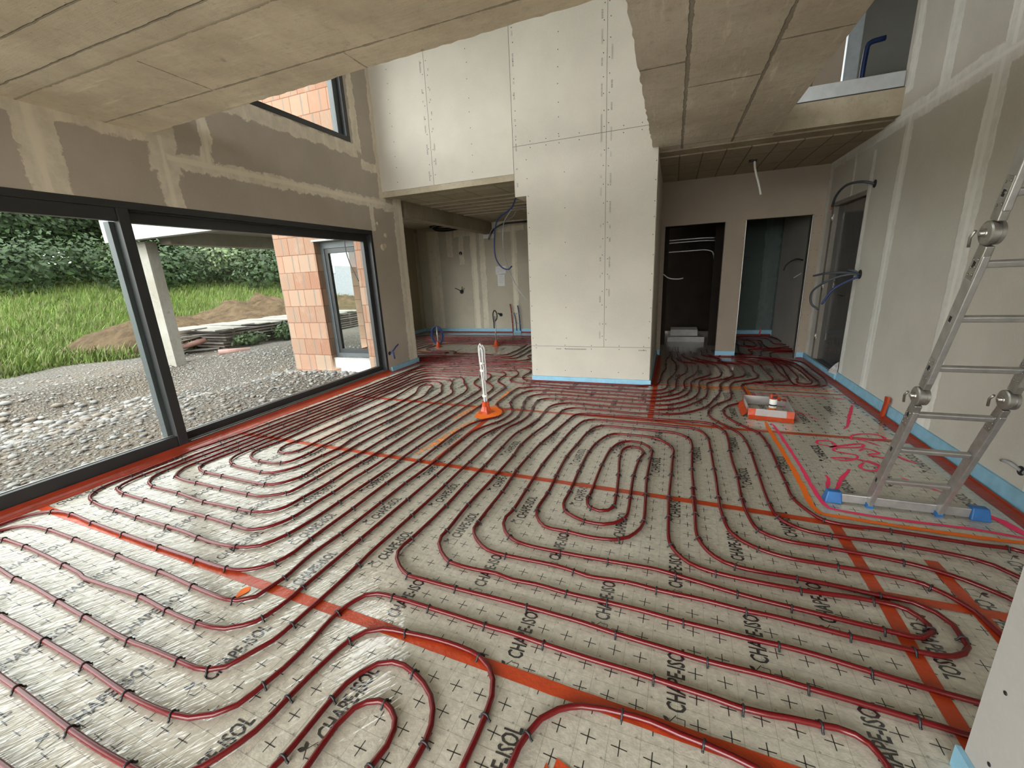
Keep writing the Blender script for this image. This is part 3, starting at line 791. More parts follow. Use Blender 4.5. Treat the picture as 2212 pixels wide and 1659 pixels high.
for (ya, yb, cx, cy, tx, ty) in STRIPS:
    if ya > 6.8: continue
    x0 = -4.12 if ya < 5.3 else -6.3
    i = math.ceil((x0 - cx) / 0.0975)
    while cx + 0.0975 * i < 1.88:
        x = cx + 0.0975 * i; i += 1
        j0 = math.ceil((ya - cy + SL * x) / 0.0975); j = j0
        while cy + 0.0975 * j < yb + SL * x - 0.02:
            y = cy + 0.0975 * j + SL * (x - cx); j += 1
            if x > -1.8 and x < -0.2 and y > 5.3: continue
            if y < 0.05: continue
            if x < -4.12 and y < 6.2: continue
            if x > 1.86: continue
            r_ = rq.uniform(-0.05, 0.05)
            if not in_text(x, y):
                w_ = 0.0017 if y < 4 else 0.0024
                quad(cr, x, y, 0.025, w_, ZC, SL + r_); quad(cr, x, y, w_, 0.025, ZC, SL + rq.uniform(-0.04, 0.04))
            if y < 3.6:
                quad(th, x + 0.049, y + 0.049, 0.0033, 0.0033, ZC + 0.0001, 0.785)
    if ya < 3:
        i = math.ceil((x0 - cx) / 0.0975)
        while cx + 0.0975 * i < 1.84:
            x = cx + 0.0975 * (i + 0.5); i += 1
            quad(th, x, (ya + yb) / 2 + SL * x, 0.0006, (yb - ya) / 2, ZC - 0.0002, SL * 0.6)
        j = math.ceil((ya - cy) / 0.0975)
        while cy + 0.0975 * j < yb:
            y = cy + 0.0975 * (j + 0.5); j += 1
            if y < 0.05: continue
            th.face([(-4.1, y + SL * -4.1 - 0.0006, ZC - 0.0002), (1.85, y + SL * 1.85 - 0.0006, ZC - 0.0002), (1.85, y + SL * 1.85 + 0.0006, ZC - 0.0002), (-4.1, y + SL * -4.1 + 0.0006, ZC - 0.0002)])
pg = cr.build('printed_cross', MT['print'], floor); pg['kind'] = 'stuff'
tg = th.build('printed_fine_grid', MT['print_thin'], floor); tg['kind'] = 'stuff'

# lettering CHAPE-ISOL with the little house and leaf in front of it
cu = bpy.data.curves.new('lettering', 'FONT'); cu.body = 'CHAPE-ISOL'; cu.size = 0.086; cu.resolution_u = 2; cu.offset = 0.0016
to = bpy.data.objects.new('lettering_source', cu); COL.objects.link(to)
bpy.context.view_layer.update()
tm = to.to_mesh()
tv = np.array([v.co[:] for v in tm.vertices]); tf = [tuple(p.vertices) for p in tm.polygons]
to.to_mesh_clear(); bpy.data.objects.remove(to)
tw = tv[:, 0].max() - tv[:, 0].min()
tv[:, 0] = (tv[:, 0] - tv[:, 0].min()) * (0.262 / tw) + 0.072

def stroke(mb, pts, w):
    for a, b in zip(pts[:-1], pts[1:]):
        a = Vector((*a, 0)); b = Vector((*b, 0)); d = (b - a).normalized(); n = Vector((-d.y, d.x, 0)) * w / 2
        mb.face([tuple(a - n), tuple(b - n), tuple(b + n), tuple(a + n)])
lg = MB()
# house outline (roof points to the left of the reading direction) and two leaves on the roof
stroke(lg, [(0.004, 0.036), (0.030, 0.052), (0.060, 0.030)], 0.0028)
stroke(lg, [(0.010, 0.036), (0.012, 0.004), (0.052, 0.002), (0.053, 0.030)], 0.0026)
def leaf(cx, cy, L, W, a):
    c, s_ = math.cos(a), math.sin(a)
    P_ = [(t_ * L, W * math.sin(math.pi * t_) ) for t_ in (0, .2, .4, .6, .8, 1)] + [(t_ * L, -W * math.sin(math.pi * t_)) for t_ in (.8, .6, .4, .2)]
    lg.face([(cx + x * c - y * s_, cy + x * s_ + y * c, 0) for x, y in P_])
leaf(0.030, 0.050, 0.030, 0.008, 1.9); leaf(0.032, 0.050, 0.026, 0.007, 0.9)
lv = np.array(lg.v); lf_ = lg.f
allv = np.vstack([tv, lv]); allf = tf + [tuple(i + len(tv) for i in f) for f in lf_]
V_, F_ = [], []
for (x, y, flp) in texts:
    s_ = -1 if flp else 1
    n0 = len(V_)
    for a in allv:
        u, v = a[0], a[1]
        # reading direction +y, letters' tops towards -x
        V_.append((x + s_ * (0.050 - v), y + s_ * u, 0.0012))
    for f in allf: F_.append(tuple(n0 + i for i in f))
me = bpy.data.meshes.new('lettering'); me.from_pydata(V_, [], F_); me.materials.append(MT['print']); me.update()
lo = bpy.data.objects.new('lettering', me); COL.objects.link(lo); lo.parent = floor

# ---------------------------------------------------------------- tapes on the floor
def ribbon(name, pts, w, z, mat, wob=0.0, seed=1, parent=None, taper=False, lift=0.0):
    rr_ = random.Random(seed)
    p = catmull(pts, 0.05) if len(pts) > 2 else np.array([np.array(pts[0]) * (1 - t) + np.array(pts[1]) * t for t in np.linspace(0, 1, max(2, int(np.hypot(*(np.array(pts[1]) - np.array(pts[0]))) / 0.06)))])
    mb = MB(); L = []; R_ = []
    for i in range(len(p)):
        a = p[max(0, i - 1)]; b = p[min(len(p) - 1, i + 1)]
        d = (b - a); d = d / (np.hypot(*d) + 1e-9); n = np.array([-d[1], d[0]])
        ww = w[min(i, len(w) - 1)] if isinstance(w, list) else w
        if taper: ww *= 0.55 + 0.45 * min(1, i / 3, (len(p) - 1 - i) / 3)
        wl_ = ww / 2 + rr_.uniform(-wob, wob); wr_ = ww / 2 + rr_.uniform(-wob, wob)
        L.append(p[i] + n * wl_); R_.append(p[i] - n * wr_)
    for i in range(len(p) - 1):
        zz = z
        mb.face([(R_[i][0], R_[i][1], zz), (R_[i + 1][0], R_[i + 1][1], zz), (L[i + 1][0], L[i + 1][1], zz), (L[i][0], L[i][1], zz)], 0, False)
    return mb.build(name, mat, parent)
ZT = 0.0018
def tape(pts, label, w=0.052, z=ZT, group=None):
    return tag(ribbon('adhesive_tape', pts, w, z, MT['tape'], 0.0012, len(label)), label, 'tape', group)
tape([(-4.12, 1.240), (-2.6, 1.19), (-1.168, 1.143), (-0.49, 1.117), (0.135, 1.095), (0.85, 1.065)], 'orange tape across the floor nearest the camera, running under the bends of three pipes')
tape([(-4.12, 2.708), (-1.484, 2.612), (0.196, 2.577), (0.894, 2.546), (1.05, 2.54)], 'orange tape crossing the floor under both pipe spirals')
tape([(-3.95, 4.10), (-3.384, 4.092), (-2.05, 4.053), (-0.97, 4.046), (-0.076, 4.029), (0.453, 3.983), (1.06, 3.982), (1.65, 3.986), (1.88, 3.985)], 'orange tape from the window past the white tube bundle to the right wall')
tape([(-2.5, 5.47), (-0.1, 5.415), (0.45, 5.402), (1.85, 5.33)], 'thin orange tape line level with the foot of the boxed column', 0.035)
tape([(-0.2, 6.748), (0.9, 6.80), (1.8, 6.82)], 'orange tape line in the hall in front of the two doorways', 0.04)
tape([(-0.147, 4.04), (-0.143, 5.38)], 'short orange tape running away from the room towards the column corner', 0.052, ZT + 0.0006)
tape([(-1.744, 3.75), (-1.744, 3.3), (-1.752, 2.65)], 'orange tape leading from the white tube bundle to the crossing tape', 0.052, ZT + 0.0006)
tape([(0.917, 2.54), (0.925, 2.0), (0.916, 1.56), (0.917, 1.2)], 'orange tape running beside the wall end at the lower right', 0.055, ZT + 0.0006)
tape([(1.245, 2.32), (1.25, 2.1), (1.256, 1.9), (1.26, 1.3)], 'short orange tape below the ladder, under the two outer pipes', 0.055, ZT + 0.0006)
tape([(0.938, 1.985), (1.322, 1.99), (1.85, 1.99)], 'orange tape linking the two upright tapes at lower right', 0.05, ZT + 0.0012)
tape([(-2.05, 7.9), (-3.45, 7.9), (-3.5, 6.95)], 'orange tape line on the kitchen floor by the thin black-looped tube', 0.03)
# torn pieces at the bottom edge of the picture
tp = MB()
tp.face([(-0.30, 0.60, 0.002), (0.03, 0.60, 0.002), (0.02, 0.835, 0.002), (-0.15, 0.865, 0.004), (-0.262, 0.90, 0.003)]); tp.face([(-0.34, 0.58, 0.0025), (-0.27, 0.58, 0.0025), (-0.235, 0.86, 0.004), (-0.265, 0.845, 0.004), (-0.29, 0.878, 0.003)])
tag(tp.build('tape_patch', MT['tape']), 'torn orange tape patch on the floor at the bottom edge', 'tape patch')

# orange skirt of foil rising to the window and along the walls
def skirt(label, pts, heights, mat=MT['tape_shaded'], name='edge_skirt'):
    """pts: list of (inner x,y on floor, outer x,y at height)"""
    mb = MB(); n = 5
    for i in range(len(pts) - 1):
        for k in range(n):
            t0, t1 = k / n, (k + 1) / n
            def P_(p, t):
                (ax, ay), (bx, by) = p; h = heights[0]
                return (ax + (bx - ax) * math.sin(t * math.pi / 2), ay + (by - ay) * math.sin(t * math.pi / 2), 0.003 + h * (1 - math.cos(t * math.pi / 2)))
            mb.face([P_(pts[i], t0), P_(pts[i + 1], t0), P_(pts[i + 1], t1), P_(pts[i], t1)], 0, True)
    return tag(mb.build(name, mat), label, 'floor skirt')
ys = [-2.0 + 0.15 * k for k in range(50)]
rw = random.Random(8)
skirt('orange foil skirt along the foot of the big window', [((-4.105 + rw.uniform(-.008, .008), y), (-4.192, y)) for y in ys if y < 5.36], [0.052])
skirt('orange foil skirt at the pier between window and kitchen', [((-4.10 + rw.uniform(-.006, .006), 5.36 + 0.1 * k), (-4.168, 5.36 + 0.1 * k)) for k in range(9)], [0.012])
skirt('orange foil skirt along the right wall behind the ladder', [((1.825 + rw.uniform(-.006, .006), 1.3 + 0.15 * k), (1.895, 1.3 + 0.15 * k)) for k in range(41)], [0.022])
skirt('orange foil skirt in front of the boxed column', [((-1.79 + 0.13 * k, 5.235 + rw.uniform(-.006, .006)), (-1.79 + 0.13 * k, 5.298)) for k in range(13)], [0.012])
skirt('orange foil skirt round the right side of the boxed column', [((-0.14, 5.24), (-0.195, 5.29)), ((-0.12, 5.6), (-0.195, 5.6)), ((-0.11, 6.3), (-0.195, 6.3)), ((-0.12, 7.28), (-0.195, 7.33))], [0.03])
skirt('orange foil skirt between the two doorways', [((0.66, 7.29), (0.69, 7.33)), ((0.98, 7.29), (0.97, 7.33))], [0.02])
skirt('orange foil skirt between right doorway and wrapped door', [((1.80, 7.27), (1.81, 7.33)), ((1.86, 7.25), (1.895, 7.33))], [0.02])
skirt('thin orange foil skirt along the kitchen back wall', [((-6.3 + 0.5 * k, 9.86), (-6.3 + 0.5 * k, 9.905)) for k in range(11)], [0.02])
skirt('orange foil skirt along the kitchen left wall', [((-6.28, 6.3 + 0.6 * k), (-6.345, 6.3 + 0.6 * k)) for k in range(7)], [0.02])
skirt('red-orange foil skirt in the green-board room', [((0.95, 9.6), (0.95, 9.66)), ((1.90, 9.6), (1.90, 9.66))], [0.03])
for lab, (x, y), h, dx in (('orange tape tab standing up against the right wall foam', (1.885, 4.62), 0.16, 0), ('red tape tab standing in the corner of the green-board room', (1.70, 9.655), 0.10, 0)):
    mb = MB(); mb.beam((x, y, 0.0), (x + 0.01, y - 0.02, h), 0.02, 0.045, (0, 1, 0)); mb.beam((x + 0.01, y - 0.02, h - 0.01), (x + 0.012, y - 0.015, h + 0.04), 0.02, 0.055, (0, 1, 0))
    tag(mb.build('tape_tab', MT['tape']), lab, 'tape')

# blue edge foam
def foam(label, a, b):
    mb = MB().box(a, b); return tag(mb.build('edge_foam_strip', MT['foam']), label, 'foam strip')
foam('light blue edge foam strip along the right wall under the ladder', (1.915, 1.0, 0.0), (1.9295, 5.95, 0.115))
foam('light blue edge foam strip under the film-wrapped door', (1.900, 5.97, 0.0), (1.9295, 7.34, 0.085))
foam('light blue edge foam strip at the foot of the pier', (-4.20, 5.40, 0.0), (-4.17, 6.17, 0.085))
foam('light blue edge foam strip across the front of the boxed column', (-1.77, 5.30, 0.0), (-0.215, 5.319, 0.075))
foam('light blue edge foam strip along the right side of the boxed column', (-0.215, 5.30, 0.0), (-0.20, 7.34, 0.075))
foam('light blue edge foam strip between the column and the left doorway', (-0.20, 7.33, 0.0), (-0.155, 7.349, 0.095))
foam('light blue edge foam strip between the two doorways', (0.69, 7.33, 0.0), (0.975, 7.349, 0.095))
foam('light blue edge foam strip right of the right doorway', (1.81, 7.33, 0.0), (1.90, 7.349, 0.10))
foam('light blue edge foam strip along the kitchen back wall', (-6.38, 9.91, 0.0), (-1.0, 9.939, 0.10))
foam('light blue edge foam strip along the kitchen left wall', (-6.38, 7.75, 0.0), (-6.35, 9.91, 0.10))
foam('light blue edge foam strip in the green-board room', (0.89, 9.67, 0.0), (1.92, 9.699, 0.11))
foam('light blue edge foam at the foot of the near wall end', (0.83, -1.1, 0.0), (0.844, 1.262, 0.075))

# ---------------------------------------------------------------- spray paint
def spray(name, pts, w, mat, label, z=0.0028, wob=0.004, taper=True, cat='paint mark', group=None, seed=1):
    return tag(ribbon(name, pts, w, z, mat, wob, seed, None, taper), label, cat, group)
OP, PK = MT['orange_paint'], MT['pink']
spray('paint_line', [(0.878, 4.24), (0.869, 4.146), (0.871, 3.7), (0.873, 3.286), (0.866, 2.936), (0.86, 2.72), (0.875, 2.645), (0.992, 2.632), (1.152, 2.618), (1.354, 2.612), (1.515, 2.608), (1.86, 2.62)], 0.034, OP, 'sprayed orange line round the ladder feet from the cardboard box to the right wall', 0.0030)
spray('paint_line', [(0.918, 4.20), (0.925, 4.132), (0.931, 3.76), (0.933, 3.337), (0.925, 2.996), (0.926, 2.82), (0.945, 2.72), (1.01, 2.703), (1.141, 2.690), (1.389, 2.686), (1.564, 2.690), (1.762, 2.668), (1.86, 2.655)], 0.024, PK, 'sprayed pink line beside the orange one, touching the blue ladder foot', 0.0034, 0.0035)
spray('paint_line', [(0.852, 5.55), (0.875, 5.231), (0.881, 4.93)], 0.04, OP, 'short sprayed orange line behind the cardboard box')
spray('paint_line', [(0.924, 5.23), (0.930, 5.032), (0.928, 4.90)], 0.03, PK, 'short sprayed pink line behind the cardboard box', 0.0032)
spray('paint_line', [(-0.09, 5.421), (0.3, 5.43), (0.5, 5.433), (0.961, 5.48), (1.492, 5.489), (1.853, 5.466)], 0.022, OP, 'thin sprayed orange line from the column corner to the right wall', 0.0026, 0.006)
spray('paint_smear', [(0.30, 5.36), (0.43, 5.36), (0.608, 5.37), (0.75, 5.40), (0.86, 5.42)], 0.15, MT['orange_mist'], 'smudged orange paint patch on the floor where three hall pipes pass', 0.0024, 0.03, True)
spray('paint_line', [(0.962, 5.227), (1.328, 5.215), (1.607, 5.185), (1.838, 5.148)], 0.022, PK, 'thin sprayed pink line parallel to the orange one before the hall', 0.003, 0.005)
spray('paint_arrow', [(1.08, 5.10), (1.00, 5.095), (0.994, 4.97), (1.02, 4.99), (1.068, 4.905), (1.161, 4.70), (1.262, 4.536), (1.341, 4.389)], 0.018, PK, 'sprayed pink arrow slanting past the corner of the cardboard box', 0.003, 0.005)
spray('paint_line', [(1.766, 4.95), (1.607, 4.526), (1.51, 4.26), (1.464, 4.19)], 0.026, PK, 'short slanting pink stroke between cardboard box and right wall', 0.003, 0.004)
spray('paint_line', [(1.838, 5.15), (1.83, 4.99), (1.75, 5.0)], 0.02, PK, 'pink hook stroke at the right wall foam', 0.003, 0.005)
sb = MB()
def add_ribbon(mb, pts, w, z, wob=0.003):
    p = catmull(pts, 0.03); L = []; R_ = []
    for i in range(len(p)):
        d = p[min(len(p) - 1, i + 1)] - p[max(0, i - 1)]; d = d / (np.hypot(*d) + 1e-9); n = np.array([-d[1], d[0]])
        k = 0.6 + 0.4 * min(1, i / 2, (len(p) - 1 - i) / 2)
        L.append(p[i] + n * (w / 2 * k + rg.uniform(-wob, wob))); R_.append(p[i] - n * (w / 2 * k + rg.uniform(-wob, wob)))
    for i in range(len(p) - 1): mb.face([(R_[i][0], R_[i][1], z), (R_[i + 1][0], R_[i + 1][1], z), (L[i + 1][0], L[i + 1][1], z), (L[i][0], L[i][1], z)])
add_ribbon(sb, [(1.235, 3.751), (1.164, 3.776), (1.183, 3.848), (1.273, 3.86), (1.28, 3.763), (1.229, 3.728), (1.329, 3.786), (1.489, 3.861), (1.459, 3.788), (1.259, 3.715), (1.247, 3.65), (1.365, 3.603), (1.345, 3.54), (1.235, 3.474), (1.175, 3.514)], 0.020, 0.0030)
add_ribbon(sb, [(1.174, 3.509), (1.285, 3.534), (1.394, 3.499), (1.43, 3.44)], 0.020, 0.0032)
add_ribbon(sb, [(1.44, 3.93), (1.469, 4.03), (1.565, 4.10), (1.66, 4.11), (1.70, 4.04), (1.60, 3.97), (1.48, 3.96), (1.514, 3.94), (1.593, 3.845)], 0.018, 0.0034)
add_ribbon(sb, [(1.414, 3.695), (1.47, 3.76), (1.516, 3.741), (1.536, 3.687), (1.45, 3.64), (1.52, 3.60), (1.60, 3.66)], 0.020, 0.0036)
add_ribbon(sb, [(1.367, 3.473), (1.321, 3.40), (1.33, 3.34), (1.40, 3.35), (1.448, 3.46), (1.40, 3.52)], 0.022, 0.0038)
add_ribbon(sb, [(1.60, 3.72), (1.66, 3.60), (1.70, 3.55)], 0.022, 0.0038)
tag(sb.build('paint_scribble', PK), 'pink spray-can scribble on the foil between box and ladder', 'paint mark')
spray('paint_stroke', [(1.058, 3.186), (1.057, 3.139), (0.99, 2.93)], 0.026, PK, 'left of two pink strokes meeting at the blue ladder foot', 0.003)
spray('paint_stroke', [(1.236, 3.325), (1.141, 3.162), (1.05, 2.97)], 0.028, PK, 'right and longer of two pink strokes meeting at the blue ladder foot', 0.0031)
spray('paint_stroke', [(1.508, 3.282), (1.54, 3.228), (1.655, 3.105)], 0.018, PK, 'thin pink dash seen between the ladder rails', 0.003)
spray('paint_stroke', [(1.70, 2.90), (1.77, 2.82), (1.80, 2.70), (1.84, 2.66)], 0.06, PK, 'broad pink stroke between ladder foot and right wall', 0.003)
spray('paint_line', [(-1.895, 4.82), (-1.869, 4.382), (-1.85, 4.14)], 0.055, MT['orange_mist'], 'faded orange stroke behind the white tube bundle', 0.0024, 0.006)
spray('paint_line', [(-1.845, 3.60), (-1.886, 3.44), (-1.932, 3.059), (-1.985, 2.74)], 0.075, MT['orange_mist'], 'faded orange stroke in front of the white tube bundle', 0.0024, 0.008)
spray('paint_line', [(-2.02, 4.10), (-2.055, 3.93), (-2.10, 3.62)], 0.06, MT['orange_mist'], 'faded orange stroke left of the white tube bundle', 0.0024, 0.008)
pp = MB(); ring = []
for k in range(28):
    a = 2 * math.pi * k / 28; r_ = 1 + 0.10 * math.sin(3 * a + 1) + rg.uniform(-.05, .05)
    ring.append((-1.80 + 0.15 * r_ * math.cos(a), 3.90 + 0.21 * r_ * math.sin(a), 0.0027))
pp.face(ring)
tag(pp.build('paint_patch', MT['orange_paint']), 'bright orange paint patch round the foot of the white tube bundle', 'paint mark')
sp_ = MB(); sp_.face([(-1.90 + 0.021 * math.cos(a) * (1 + .3 * math.sin(3 * a)), 1.095 + 0.040 * math.sin(a), 0.003) for a in [k * 0.4 for k in range(15)]])
tag(sp_.build('paint_spot', OP), 'small orange paint spot on the wrinkled film near the front tape', 'paint mark')
for pts, w, lab in (([(-4.75, 8.02), (-4.0, 8.05), (-3.4, 8.04)], 0.05, 'thin orange paint line behind the blue-looped tube in the kitchen'), ([(-4.95, 7.30), (-4.7, 7.22), (-4.6, 7.2)], 0.06, 'orange paint stroke by the foot of the blue-looped tube'), ([(-4.0, 7.12), (-3.7, 7.10)], 0.06, 'short orange paint dash on the kitchen floor'), ([(-2.95, 6.86), (-2.72, 6.90)], 0.05, 'small orange paint dash at the bend of the kitchen pipes')):
    spray('paint_line', pts + ([pts[-1]] if False else []), w, MT['orange_mist'], lab, 0.0026, 0.006, False)

